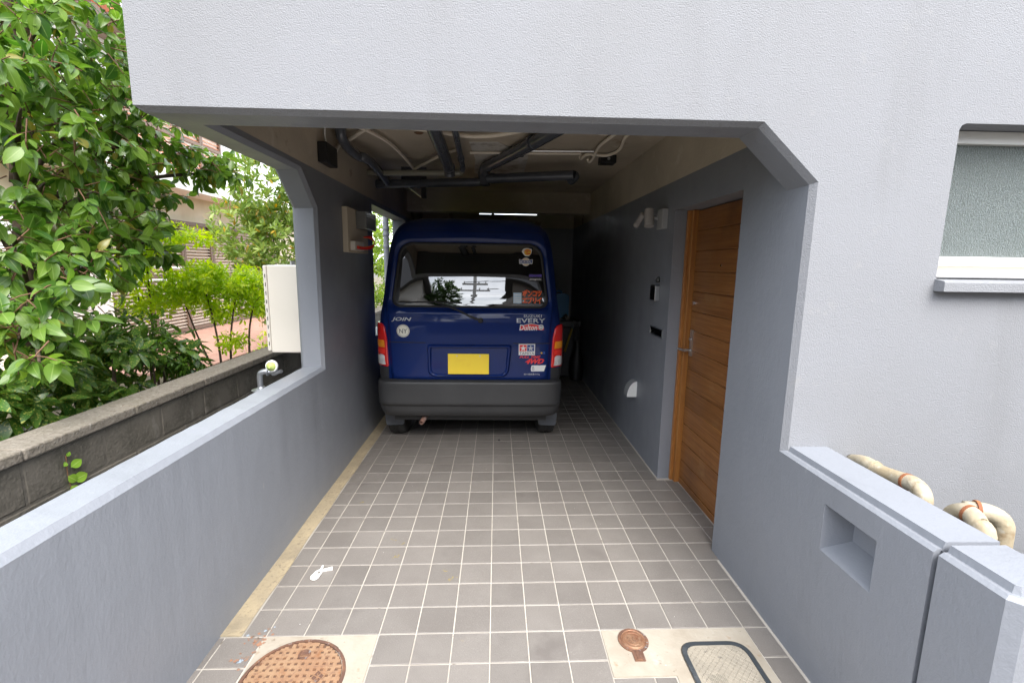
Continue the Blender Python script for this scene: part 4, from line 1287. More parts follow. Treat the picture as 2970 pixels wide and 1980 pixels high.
tp_.scale = (1.2, 1.2, 1.2)
tp_.location.z = -0.298

# downpipe outside the far opening
b = MB()
b.tube([(-1.012, 4.09, -0.1), (-1.012, 4.09, 2.9)], 0.033, 16)
for z in (1.72, 1.86, 1.93): b.lathe([(0.037, 0), (0.040, 0.008), (0.040, 0.03), (0.037, 0.038)], (-1.012, 4.09, z), n=16)
tag(b.build('downpipe', mat('grey_pvc', (0.33, 0.35, 0.40), 0.45), smooth=40), 'grey downpipe outside the opening left of the van', 'pipe')

# ------------------------------------------------------------------ right wall fittings
lt = thing('wall_spotlight', (1.50, 1.63, 1.795), 'grey twin security spotlight on the dark wall beside the door', 'light')
b = MB(); b.box(1.476, 1.518, 1.563, 1.672, 1.803, 1.942); b.build('base_box', m_greymetal, lt, bevel=0.004)
b = MB(); b.tube([(1.48, 1.66, 1.88), (1.43, 1.68, 1.90)], 0.010, 8); b.tube([(1.48, 1.66, 1.90), (1.425, 1.83, 1.905)], 0.008, 8); b.build('arm', m_greymetal, lt)
for p, q_, r in (((1.42, 1.686, 1.945), (1.415, 1.655, 1.825), 0.034), ((1.42, 1.825, 1.928), (1.40, 1.93, 1.853), 0.022)):
    b = MB()
    p, q_ = Vector(p), Vector(q_)
    d = (q_ - p).normalized()
    b.tube([p - d * 0.006, p, p + (q_ - p) * 0.75, p + (q_ - p) * 0.76, p + (q_ - p) * 0.79, p + (q_ - p) * 0.80, q_, q_ - d * 0.006], [r * 0.7, r, r, r * 0.95, r * 0.95, r, r, r * 0.85], 18)
    b.build('lamp_head', mat('pale_grey_enamel', (0.36, 0.34, 0.325), 0.4), lt, smooth=40)
ic = thing('intercom', (1.50, 1.69, 1.285), 'small black intercom panel with steel sides on the dark wall', 'intercom')
b = MB(); b.box(1.484, 1.518, 1.640, 1.755, 1.293, 1.405); b.build('housing', m_steel, ic, bevel=0.004)
b = MB(); b.box(1.4815, 1.4845, 1.652, 1.743, 1.300, 1.398); b.build('front_panel', mat('gloss_black', (0.01, 0.01, 0.011), 0.08), ic)
b = MB(); b.lathe([(0.022, 0.0), (0.019, -0.012), (0.010, -0.019), (0.0, -0.021)], (1.517, 1.67, 1.448), 'X', 16); b.build('dome_sensor', mat('dark_dome', (0.06, 0.06, 0.06), 0.25), ic, smooth=True)
ms = thing('letter_slot', (1.51, 1.66, 1.03), 'horizontal steel letter slot set in the dark wall below the intercom', 'letter slot')
b = MB()
for a in ((1.511, 1.5185, 1.524, 1.532, 1.036, 1.094), (1.511, 1.5185, 1.786, 1.794, 1.036, 1.094), (1.511, 1.5185, 1.532, 1.786, 1.036, 1.042), (1.511, 1.5185, 1.532, 1.786, 1.088, 1.094)): b.box(*a)
b.build('frame', m_steel, ms)
b = MB(); b.prism([(1.516, 1.043), (1.512, 1.087), (1.514, 1.087), (1.5175, 1.043)], 'Y', 1.533, 1.785); b.build('flap', mat('dark_steel', (0.20, 0.20, 0.19), 0.25, 1.0), ms)
sl = thing('step_light', (1.46, 2.11, 0.45), 'white quarter-round step light low on the dark wall', 'light')
arc = [(1.5175, 0.453)] + [(1.5175 - 0.080 * math.sin(a), 0.453 + 0.132 * math.cos(a)) for a in np.linspace(0, math.pi / 2, 12)]
b = MB(); b.prism(arc, 'Y', 2.049, 2.150); b.build('hood', m_greymetal, sl)
b = MB(); b.prism(arc, 'Y', 2.044, 2.0485); b.build('side_cap', m_white, sl)
tag(MB().lathe([(0.0, 0), (0.012, 0), (0.012, 0.003), (0, 0.003)], (0.36, 2.21, 0.004), n=12).build('drain_plug', m_rubber), 'small dark rubber plug on the tiles under the van', 'plug')

# vent pipes behind the right parapet
m_vent = mat('cream_vent_pipe', (0.56, 0.49, 0.36), 0.6, vary=[(9, 0.42, 0.62, (0.50, 0.40, 0.25)), (25, 0.58, 0.70, (0.62, 0.57, 0.47)), (14, 0.60, 0.70, (0.38, 0.27, 0.15))], bumps=[(60, 0.0025, 3), (18, 0.003, 2)])
m_rust = mat('rust', (0.33, 0.11, 0.045), 0.8, vary=[(30, 0.45, 0.65, (0.45, 0.18, 0.06))], bumps=[(120, 0.002, 2)])
XP = 1.79
v1 = thing('vent_pipe', (XP, -0.29, -0.1), 'cream vent pipe with a rust band bending down behind the right parapet, farther one', 'pipe', 'cream vent pipes behind the parapet')
b = MB(); b.tube(smooth_path([(XP + 0.02, 0.03, 0.755), (XP, -0.06, 0.785), (XP, -0.14, 0.782), (XP, -0.24, 0.797), (XP, -0.285, 0.800), (XP, -0.315, 0.775), (XP, -0.318, 0.70), (XP, -0.318, 0.3), (XP, -0.318, -0.1)], 5), 0.0275, 16); b.build('pipe', m_vent, v1, smooth=True)
b = MB(); b.tube([(XP, -0.244, 0.797), (XP, -0.254, 0.798)], 0.0305, 16); b.build('rust_band', m_rust, v1, smooth=40)
b = MB(); b.tube([(XP, -0.318, 0.728), (XP, -0.318, 0.712)], 0.0305, 16); b.build('rust_band', m_rust, v1, smooth=40)
b = MB(); b.tube([(XP, -0.100, 0.785), (XP, -0.112, 0.784)], 0.0300, 16); b.build('collar', m_vent, v1, smooth=40)
v2 = thing('vent_pipe', (XP, -0.5, -0.1), 'cream vent pipe with rust bands behind the right parapet, nearer one beside the joint', 'pipe', 'cream vent pipes behind the parapet')
b = MB(); b.tube(smooth_path([(XP, -0.405, 0.62), (XP, -0.410, 0.72), (XP + 0.002, -0.425, 0.772), (XP, -0.455, 0.797), (XP, -0.475, 0.800), (XP - 0.01, -0.51, 0.787), (XP - 0.015, -0.54, 0.74), (XP - 0.015, -0.545, 0.4)], 5), 0.0275, 16); b.build('pipe', m_vent, v2, smooth=True)
b = MB(); b.tube(smooth_path([(XP + 0.01, -0.445, 0.80), (XP + 0.055, -0.47, 0.805), (XP + 0.085, -0.49, 0.785), (XP + 0.09, -0.495, 0.72), (XP + 0.09, -0.495, 0.4)], 5), 0.0265, 16); b.build('pipe', m_vent, v2, smooth=True)
for p, q_ in (((XP, -0.468, 0.799), (XP, -0.477, 0.799)), ((XP + 0.03, -0.457, 0.806), (XP + 0.038, -0.461, 0.806))):
    b = MB(); b.tube([p, q_], 0.0305, 16); b.build('rust_band', m_rust, v2, smooth=40)

# ------------------------------------------------------------------ pipes, conduits and boxes under the raw ceiling
m_dpipe = mat('dark_drain_pipe', (0.085, 0.092, 0.108), 0.22, vary=[(5, 0.45, 0.7, (0.11, 0.118, 0.135))])
m_olive = mat('olive_grey_pipe', (0.29, 0.28, 0.22), 0.25)
m_conduit = mat('cream_conduit', (0.84, 0.76, 0.64), 0.55, bumps=[(300, 0.0008, 1)])
def pipe(name, paths, r, m, label, cat='pipe', n=14, collars=(), group=None):
    t = MB()
    for p in paths: t.tube(p, r, n)
    for p, q_, rr in collars: t.tube([p, q_], rr, n)
    return tag(t.build(name, m, smooth=45), label, cat, group)
pipe('drain_pipe', [[(-0.06, 0.22, 2.395), (-0.072, 1.33, 2.365), (-0.086, 2.42, 2.345), (-0.087, 2.47, 2.335), (-0.087, 2.49, 2.29)]], 0.046, m_dpipe, 'thick dark drain pipe running back from the front beam left of centre', collars=[((-0.0855, 2.38, 2.346), (-0.086, 2.43, 2.345), 0.052)])
pipe('drain_pipe', [smooth_path([(0.062, 0.22, 2.40), (0.056, 1.32, 2.375), (0.035, 2.16, 2.365), (0.03, 2.36, 2.36), (0.028, 2.44, 2.345), (0.02, 2.47, 2.335)], 5)], 0.023, m_dpipe, 'thin dark pipe running beside the thick drain pipe', collars=[((0.036, 2.13, 2.366), (0.034, 2.19, 2.365), 0.028)])
pipe('water_pipe', [smooth_path([(0.022, 2.46, 2.338), (0.012, 2.50, 2.325), (-0.03, 2.505, 2.318), (-0.2, 2.515, 2.318), (-0.5, 2.54, 2.318), (XL - 0.02, 2.57, 2.318)], 5)], 0.0245, m_olive, 'olive grey horizontal pipe crossing to the left beam', collars=[((-0.115, 2.512, 2.318), (-0.13, 2.512, 2.318), 0.028)])
pipe('drain_pipe', [smooth_path([(0.175, 2.72, 2.285), (0.1, 2.73, 2.283), (-0.3, 2.79, 2.278), (XL - 0.02, 2.87, 2.272)], 4)], 0.037, m_dpipe, 'dark horizontal drain pipe below the olive pipe', collars=[((-0.38, 2.80, 2.277), (-0.42, 2.805, 2.276), 0.042)])
pipe('drain_pipe', [[(0.205, 2.72, 2.39), (0.205, 2.72, 2.26)]], 0.05, m_dpipe, 'short dark vertical drain stack joining the pipes in the middle', collars=[((0.205, 2.72, 2.375), (0.205, 2.72, 2.33), 0.057), ((0.205, 2.72, 2.268), (0.205, 2.72, 2.255), 0.053)])
pipe('drain_pipe', [smooth_path([(0.205, 2.70, 2.365), (0.215, 2.62, 2.39), (0.27, 2.5, 2.395), (0.62, 1.62, 2.395), (1.10, 0.22, 2.40)], 5)], 0.047, m_dpipe, 'dark drain pipe slanting from the middle stack to the front beam on the right', collars=[((0.56, 1.75, 2.395), (0.575, 1.72, 2.395), 0.052)])
pipe('drain_pipe', [smooth_path([(0.235, 2.70, 2.312), (0.4, 2.66, 2.314), (0.93, 2.50, 2.318), (0.985, 2.49, 2.318), (1.005, 2.52, 2.312), (0.99, 2.62, 2.30)], 5)], 0.041, m_dpipe, 'dark branch pipe reaching right from the middle stack to an open elbow', collars=[((0.27, 2.69, 2.313), (0.30, 2.685, 2.313), 0.047)])
pipe('drain_pipe', [smooth_path([(-0.735, 1.62, ZC), (-0.735, 1.64, 2.38), (-0.74, 1.80, 2.345), (-0.735, 2.02, 2.338), (-0.70, 2.06, 2.338), (-0.69, 2.25, 2.33), (-0.70, 2.6, 2.31), (-0.70, 2.8, 2.28)], 5)], 0.036, m_dpipe, 'dark bent pipe coming out of the ceiling by the left beam')
def conduit(pts, label, r=0.0125, m=m_conduit): return pipe('conduit', [smooth_path(pts, 6)], r, m, label, 'conduit', 10, group='cream conduits under the ceiling')
conduit([(-0.792, 1.60, 2.235), (-0.79, 1.75, 2.35), (-0.72, 1.80, 2.41), (-0.53, 1.56, 2.425), (-0.44, 1.53, 2.425), (-0.33, 1.53, 2.425), (-0.14, 1.58, 2.422), (0.065, 1.68, 2.42), (0.19, 1.70, 2.42), (0.345, 1.64, 2.42), (0.52, 1.54, 2.43), (0.61, 1.50, 2.44), (0.95, 1.56, 2.44), (1.05, 1.60, 2.435), (1.24, 1.50, 2.44)], 'long cream conduit sagging across the ceiling from the black box on the left', 0.015)
conduit([(-0.80, 1.47, 2.41), (-0.653, 1.47, 2.42), (-0.555, 1.63, 2.42), (-0.48, 1.956, 2.42), (-0.452, 2.43, 2.41), (-0.434, 2.70, 2.385), (-0.42, 2.70, 2.385), (-0.308, 2.56, 2.405), (-0.148, 2.302, 2.415), (0.0, 2.15, 2.43)], 'cream conduit curving in a wide bow over the olive pipe', 0.012)
conduit([(1.125, 1.60, 2.43), (1.092, 1.946, 2.43), (1.118, 2.301, 2.42), (1.108, 2.403, 2.415), (1.09, 2.40, 2.44)], 'short cream conduit dropping straight back at the right of the ceiling', 0.012)
conduit([(1.247, 1.50, 2.435), (1.221, 1.683, 2.435), (1.271, 2.041, 2.435), (1.211, 2.228, 2.43), (1.057, 2.20, 2.43), (1.03, 2.36, 2.43), (1.02, 2.38, 2.45)], 'cream conduit looping in a hook near the right concrete beam', 0.012)
pipe('conduit', [[(0.539, 2.17, 2.437), (1.097, 2.131, 2.437)]], 0.007, m_steel, 'thin straight steel conduit between the two black boxes', 'conduit', 8)
pipe('conduit', [[(0.50, 2.245, 2.437), (1.0, 2.215, 2.437)], [(0.10, 2.27, 2.437), (0.46, 2.246, 2.437)]], 0.010, m_conduit, 'straight cream conduit along the middle of the ceiling', 'conduit', 8)
def jbox(x0, x1, y0, y1, z0, z1, label):
    t = thing('junction_box', ((x0 + x1) / 2, (y0 + y1) / 2, z0), label, 'box', 'black junction boxes')
    k = MB(); k.box(x0, x1, y0, y1, z0, z1); k.build('case', m_black, t, bevel=0.005)
    k = MB(); k.lathe([(0.012, 0), (0.012, -0.006), (0, -0.006)], ((x0 + x1) / 2, y0, (z0 + z1) / 2), 'Y', 12); k.build('screw_cap', m_greymetal, t)
jbox(0.425, 0.535, 2.09, 2.20, 2.395, ZC - 0.001, 'black junction box on the ceiling just right of the middle stack')
jbox(1.185, 1.315, 2.30, 2.42, 2.39, ZC - 0.001, 'black junction box on the ceiling near the right concrete beam')
t = thing('junction_box', (-0.79, 1.49, 2.16), 'black wall box on the raw left beam with a cable looping from its top', 'box')
k = MB(); k.box(XL, -0.752, 1.385, 1.59, 2.165, 2.29); k.build('case', m_black, t, bevel=0.006)
k = MB(); k.tube(smooth_path([(-0.78, 1.47, 2.29), (-0.785, 1.46, 2.35), (-0.77, 1.44, 2.41), (-0.74, 1.43, 2.437)], 5), 0.005, 8); k.build('cable', m_white, t, smooth=True)
t = thing('pipe_bracket', (-0.47, 3.0, 2.17), 'steel strut bracing a black plate below the dark drain pipe', 'bracket')
k = MB(); k.tube([(-0.562, 3.0, 2.293), (-0.395, 3.0, 2.169)], 0.008, 8); k.build('strut', m_steel, t)
k = MB(); k.box(-0.41, -0.365, 2.98, 3.02, 2.165, 2.31); k.build('plate', m_black, t)
k = MB(); k.box(-0.60, -0.36, 2.985, 3.015, 2.31, ZC); k.build('hanger', m_dpipe, t)
k = MB()
k.prism([(0.11, 2.0), (0.33, 1.98), (0.585, 2.40), (0.59, 2.85), (0.585, 3.6), (0.30, 3.55), (0.09, 3.2), (0.13, 2.6)], 'Z', ZC - 0.004, ZC + 0.001)
k.build('filler_patch', m_patch, house)
k = MB(); k.lathe([(0.0, -0.01), (0.02, -0.008), (0.035, 0.0)], (-0.235, 1.78, ZC - 0.0005), n=16, caps=False); k.build('ceiling_hole', mat('brown_stain', (0.18, 0.10, 0.06), 0.9), house)

# ------------------------------------------------------------------ things stowed at the back right
t = thing('storage_trunk', (1.28, 4.75, 0.04), 'dark grey storage trunk standing at the back right of the carport', 'trunk')
k = MB(); k.box(1.09, 1.47, 4.55, 5.0, 0.02, 0.72); k.build('trunk_body', mat('dark_grey_plastic', (0.035, 0.036, 0.038), 0.5), t, bevel=0.02)
k = MB(); k.box(1.08, 1.48, 4.54, 5.01, 0.721, 0.80); k.build('lid', mat('mid_grey_plastic', (0.10, 0.10, 0.10), 0.5), t, bevel=0.015)
t = thing('water_jug', (1.24, 4.78, 0.80), 'bright blue plastic water jug on top of the storage trunk', 'jug')
m_jug = mat('blue_plastic', (0.01, 0.16, 0.36), 0.35)
k = MB(); k.prism(round_poly([(1.14, 0.80), (1.325, 0.80), (1.325, 1.13), (1.29, 1.165), (1.14, 1.165)], 0.03, 4), 'Y', 4.66, 4.92); k.build('jug_body', m_jug, t, bevel=0.01)
k = MB(); k.lathe([(0.022, 0), (0.022, 0.028), (0.0, 0.028)], (1.275, 4.78, 1.165), n=14); k.build('cap', mat('grey_cap', (0.25, 0.25, 0.24), 0.5), t)
k = MB(); k.tube(smooth_path([(1.15, 4.78, 1.16), (1.17, 4.78, 1.19), (1.22, 4.78, 1.19), (1.24, 4.78, 1.165)], 4), 0.010, 8); k.build('grip', m_jug, t, smooth=True)
k = MB()
k.grid(lambda u, v: (1.18 + 0.16 * u, 4.53 + 0.09 * v, 0.803 + 0.10 * math.sin(math.pi * u) ** 0.7 * math.sin(math.pi * (v * 0.8 + 0.1)) * (0.7 + 0.3 * math.sin(9 * u + 4 * v))), 14, 8)
tag(k.build('folded_cloth', mat('checked_cloth', (0.03, 0.03, 0.03), 0.9, vary=[(25, 0.5, 0.56, (0.26, 0.25, 0.23))]), smooth=True), 'crumpled black and white cloth on the trunk before the blue jug', 'cloth')
t = thing('hand_tool', (1.30, 4.46, 0.44), 'tool with a long yellow handle leaning in front of the storage trunk', 'tool')
k = MB(); k.tube([(1.255, 4.44, 0.40), (1.345, 4.45, 0.71)], 0.014, 10); k.build('handle', mat('yellow_handle', (0.42, 0.27, 0.02), 0.45), t)
k = MB(); k.tube([(1.345, 4.45, 0.71), (1.375, 4.455, 0.82)], 0.016, 10); k.tube([(1.255, 4.44, 0.40), (1.17, 4.43, 0.02)], 0.008, 8); k.build('shaft', mat('tool_steel', (0.18, 0.18, 0.18), 0.4, 0.7), t)
t = thing('black_bag', (1.41, 4.40, 0.02), 'bulky black bag slumped against the wall at the back right', 'bag')
k = MB()
k.grid(lambda u, v: (1.41 + (0.085 + 0.02 * math.sin(5 * v)) * math.cos(2 * math.pi * u) * (1 - 0.55 * v ** 3), 4.40 + 0.10 * math.sin(2 * math.pi * u) * (1 - 0.5 * v ** 3), 0.03 + 0.53 * v), 18, 10)
k.build('bag_body', m_black, t, smooth=True)
k = MB(); k.tube(smooth_path([(1.36, 4.38, 0.5), (1.375, 4.37, 0.68), (1.40, 4.37, 0.79), (1.43, 4.38, 0.68), (1.45, 4.39, 0.5)], 5), 0.008, 8); k.build('strap', m_black, t, smooth=True)
# ------------------------------------------------------------------ neighbour's side: ground, patio, block wall
GZ = 0.33
mb = MB(); mb.poly([(-30, -2.4, GZ), (-1.765, -2.4, GZ), (-1.765, 40, GZ), (-30, 40, GZ)])
m_soil = mat('garden_soil', (0.13, 0.10, 0.065), 0.95, vary=[(3, 0.4, 0.65, (0.22, 0.19, 0.10)), (25, 0.5, 0.7, (0.10, 0.08, 0.05))], bumps=[(40, 0.02, 4)])
tag(mb.build('garden_ground', m_soil, origin=(-6, 3, GZ)), kind='structure')
mb = MB(); mb.box(-4.86, -2.95, 3.2, 11.0, GZ - 0.05, GZ + 0.02)
tag(mb.build('patio', mat('terracotta_paving', (0.50, 0.27, 0.20), 0.85, vary=[(6, 0.4, 0.65, (0.56, 0.33, 0.25)), (60, 0.55, 0.7, (0.40, 0.20, 0.14))])), kind='structure')
mb = MB(); mb.poly([(-1.6, -2.3, -0.10), (-0.97, -2.3, -0.10), (-0.97, 7, -0.10), (-1.6, 7, -0.10)])
tag(mb.build('gravel_strip', mat('gravel', (0.20, 0.19, 0.17), 0.95, vary=[(45, 0.45, 0.6, (0.32, 0.31, 0.29)), (30, 0.5, 0.7, (0.08, 0.075, 0.06))], bumps=[(50, 0.02, 3)]), origin=(-1.3, 2, -0.1)), kind='structure')

m_block = mat('weathered_block', (0.18, 0.16, 0.13), 0.95, objrand=0.06,
              vary=[(5, 0.42, 0.62, (0.10, 0.09, 0.07)), (9, 0.60, 0.72, (0.27, 0.25, 0.22), (1, 1, 0.4)), (55, 0.5, 0.7, (0.19, 0.17, 0.14)), (2.5, 0.6, 0.75, (0.11, 0.11, 0.06))],
              bumps=[(70, 0.004, 4), (14, 0.004, 3)])
m_mortar = mat('block_mortar', (0.17, 0.152, 0.125), 0.95, vary=[(18, 0.45, 0.65, (0.12, 0.105, 0.085)), (7, 0.6, 0.7, (0.28, 0.26, 0.23))], bumps=[(80, 0.003, 3)])
bw = thing('block_wall', (-1.68, 2.4, -0.15), 'low weathered concrete block wall between the garden and the parapet', 'wall')
BX = -1.60
mb = MB(); mb.box(-1.735, BX - 0.0028, -2.3, 7.0, -0.15, 0.722); mb.build('mortar_core', m_mortar, bw)
blk = bpy.data.meshes.new('block')
bb = MB()
hx, hy, hz, c = 0.06, 0.195, 0.0925, 0.006
bb.prism([(-hy, -hz), (hy, -hz), (hy, hz), (-hy, hz)], 'X', -0.02, 0.0)
bb.v = []; bb.f = []; bb.m = []
vs = []
for x, i in ((-0.02, 0.0), (-0.004, 0.0), (0.0, c)):
    vs += [(x, -hy + i, -hz + i), (x, hy - i, -hz + i), (x, hy - i, hz - i), (x, -hy + i, hz - i)]
fs = [(8, 9, 10, 11)]
for a in (0, 4): fs += [(a + k, a + (k + 1) % 4, a + 4 + (k + 1) % 4, a + 4 + k) for k in range(4)]
blk.from_pydata(vs, [], fs)
blk.materials.append(m_block)
for r in range(4):
    z = 0.72 - 0.0965 - r * 0.195
    y = -2.1 + (0.2 if r % 2 else 0.0)
    while y < 6.9:
        o = bpy.data.objects.new('block', blk); col.objects.link(o); o.parent = bw
        o.location = Vector((BX + rnd.uniform(-0.002, 0.0015), y, z)) - bw.location
        o.rotation_euler = (rnd.uniform(-0.004, 0.004), 0, rnd.uniform(-0.004, 0.004))
        y += 0.40
y = -2.3
while y < 6.9:
    b = MB(); b.box(-1.772, BX + 0.018, y + 0.002, y + 0.598, 0.722, 0.772)
    b.build('coping', mat('coping_concrete', (0.27, 0.235, 0.19), 0.95, vary=[(40, 0.48, 0.66, (0.17, 0.145, 0.11)), (6, 0.5, 0.7, (0.20, 0.175, 0.13)), (90, 0.56, 0.7, (0.40, 0.37, 0.32))], bumps=[(90, 0.005, 4), (20, 0.006, 2)]) if y < -2.2 else bpy.data.materials['coping_concrete'], bw, bevel=0.008)
    y += 0.6

# ------------------------------------------------------------------ neighbour's house
m_cream_wall = mat('cream_render', (0.74, 0.66, 0.53), 0.85, vary=[(1.5, 0.4, 0.7, (0.60, 0.50, 0.37))])
m_bright = mat('white_render', (0.85, 0.84, 0.80), 0.8)
m_slat = mat('brown_slat', (0.55, 0.44, 0.36), 0.6)
m_slatframe = mat('brown_frame', (0.16, 0.105, 0.075), 0.6)
m_redslat = mat('orange_brown_slat', (0.66, 0.29, 0.17), 0.6)
m_rooftile = mat('red_roof_tile', (0.50, 0.17, 0.09), 0.7, vary=[(10, 0.4, 0.6, (0.40, 0.12, 0.06))])
nh = thing('neighbour_house', (-7.0, 6.5, GZ), 'cream neighbouring house with brown louvred shutters beyond the garden', 'house')
NX = -4.9
mb = MB()
mb.box(-9.5, NX, 3.4, 12.0, GZ, 2.62)
mb.build('wall', m_cream_wall, nh)
mb = MB(); mb.box(NX + 0.001, NX + 0.10, 3.42, 4.70, GZ, 2.2); mb.build('sunlit_panel', m_bright, nh)  # white panel paints the sunlit, overexposed stretch of the wall
mb = MB(); mb.box(-9.8, NX + 0.45, 3.2, 12.3, 2.60, 2.86); mb.build('canopy', m_bright, nh, bevel=0.01)
mb = MB(); mb.box(-9.5, NX - 1.0, 3.6, 12.0, 2.86, 5.0); mb.build('upper_wall', m_bright, nh)
rf = MB()
rf.prism([(-10.3, 4.95), (NX - 0.45, 4.95), (NX - 0.45, 5.08), (-7.4, 6.2), (-10.3, 5.08)], 'Y', 3.2, 12.6)
rfo = rf.build('roof', m_slatframe, nh)
rt = MB()
for k in range(30):
    y = 3.2 + k * 0.31
    rt.tube([(NX - 0.42, y + 0.15, 5.12), (-7.4, y + 0.15, 6.24)], 0.10, 8)
tag(rt.build('roof_tile', m_rooftile, rfo), kind='stuff')
def shutter(x, y0, y1, z0, z1, m, pitch, nm='shutter'):
    f = MB()
    f.box(x, x + 0.06, y0, y0 + 0.05, z0, z1); f.box(x, x + 0.06, y1 - 0.05, y1, z0, z1)
    f.box(x, x + 0.06, y0 + 0.05, y1 - 0.05, z0, z0 + 0.06); f.box(x, x + 0.06, y0 + 0.05, y1 - 0.05, z1 - 0.06, z1)
    f.box(x + 0.001, x + 0.06, y0 + 0.05, y1 - 0.05, (z0 + z1) / 2 - 0.03, (z0 + z1) / 2 + 0.03)
    fo = f.build(nm, m_slatframe, nh)
    s = MB()
    z = z0 + 0.07
    while z < z1 - 0.09:
        s.add([(x + 0.012, y0 + 0.05, z + 0.034), (x + 0.012, y1 - 0.05, z + 0.034), (x + 0.050, y1 - 0.05, z), (x + 0.050, y0 + 0.05, z)], [(0, 1, 2, 3)])
        z += pitch
    tag(s.build('slat', m, fo), kind='stuff')
for k in range(6):
    shutter(NX + 0.001, 4.72 + k * 0.80, 4.72 + k * 0.80 + 0.79, GZ + 0.04, 2.18, m_slat, 0.052)
for k in range(4):
    shutter(NX - 0.999, 6.6 + k * 0.72, 6.6 + k * 0.72 + 0.71, 3.05, 4.75, m_redslat, 0.075, 'upper_shutter')
b = MB()
b.tube([(-3.9, 3.9, 1.46), (-3.9, 4.9, 1.42)], 0.022, 8)
b.tube([(-3.7, 3.9, 1.30), (-3.7, 4.8, 1.27)], 0.018, 8)
b.tube([(-3.9, 3.95, GZ), (-3.9, 3.95, 1.46)], 0.02, 8); b.tube([(-3.7, 3.95, 1.30), (-3.9, 3.95, 1.30)], 0.016, 8)
tag(b.build('clothes_pole', m_alu), 'white clothes poles standing before the neighbour house shutters', 'clothes pole')

# ------------------------------------------------------------------ foliage tools
def leaf_template(w, fold, droop, rows=5, curl=0.0):
    """One leaf along +Y of length 1, normal +Z. Colour attribute: g = across, b = along."""
    vs, cs, fs = [(0, 0, 0)], [(0, 0)], []
    for i in range(1, rows):
        t = i / rows
        hw = w * 0.5 * math.sin(math.pi * t ** 0.85) ** 0.8
        zc = -droop * t * t
        vs += [(-hw, t, zc + fold * hw), (0, t + 0.0, zc), (hw, t, zc + fold * hw)]
        cs += [(1, t), (0, t), (1, t)]
    vs.append((0, 1.0, -droop * 1.05)); cs.append((0.2, 1))
    fs += [(0, 2, 1), (0, 3, 2)]
    for i in range(rows - 2):
        a = 1 + 3 * i
        fs += [(a, a + 1, a + 4, a + 3), (a + 1, a + 2, a + 5, a + 4)]
    a = 1 + 3 * (rows - 2)
    e = len(vs) - 1
    fs += [(a, a + 1, e), (a + 1, a + 2, e)]
    return np.array(vs), np.array(cs), fs
def leaf_frames(P, D, U, S):
    D = D / np.linalg.norm(D, axis=1, keepdims=True)
    X = np.cross(D, U); X /= np.linalg.norm(X, axis=1, keepdims=True) + 1e-9
    Z = np.cross(X, D)
    return np.stack([X * S[:, None], D * S[:, None], Z * S[:, None]], 2)
def leaves_mesh(name, tpl, P, D, U, S, rv, m):
    T, Cc, F_ = tpl
    M3 = leaf_frames(P, D, U, S)
    V = np.einsum('nij,kj->nki', M3, T) + P[:, None, :]
    n, k = len(P), len(T)
    me = bpy.data.meshes.new(name)
    lo = []
    ls, ll = [], []
    flat_f = np.concatenate([np.array(f) for f in F_])
    sizes = np.array([len(f) for f in F_])
    idx = (flat_f[None, :] + (np.arange(n) * k)[:, None]).ravel()
    tot = np.tile(sizes, n)
    st_ = np.concatenate([[0], np.cumsum(tot)[:-1]])
    me.vertices.add(n * k)
    me.vertices.foreach_set('co', V.reshape(-1).astype(np.float32))
    me.loops.add(len(idx)); me.loops.foreach_set('vertex_index', idx.astype(np.int32))
    me.polygons.add(len(tot)); me.polygons.foreach_set('loop_start', st_.astype(np.int32))
    at = me.attributes.new('leaf', 'FLOAT_COLOR', 'POINT')
    cc = np.ones((n, k, 4), dtype=np.float32)
    cc[:, :, 0] = rv[:, None]; cc[:, :, 1] = Cc[None, :, 0]; cc[:, :, 2] = Cc[None, :, 1]
    at.data.foreach_set('color', cc.reshape(-1))
    me.materials.append(m)
    me.update(calc_edges=True)
    me.validate()
    me.shade_smooth()
    return me
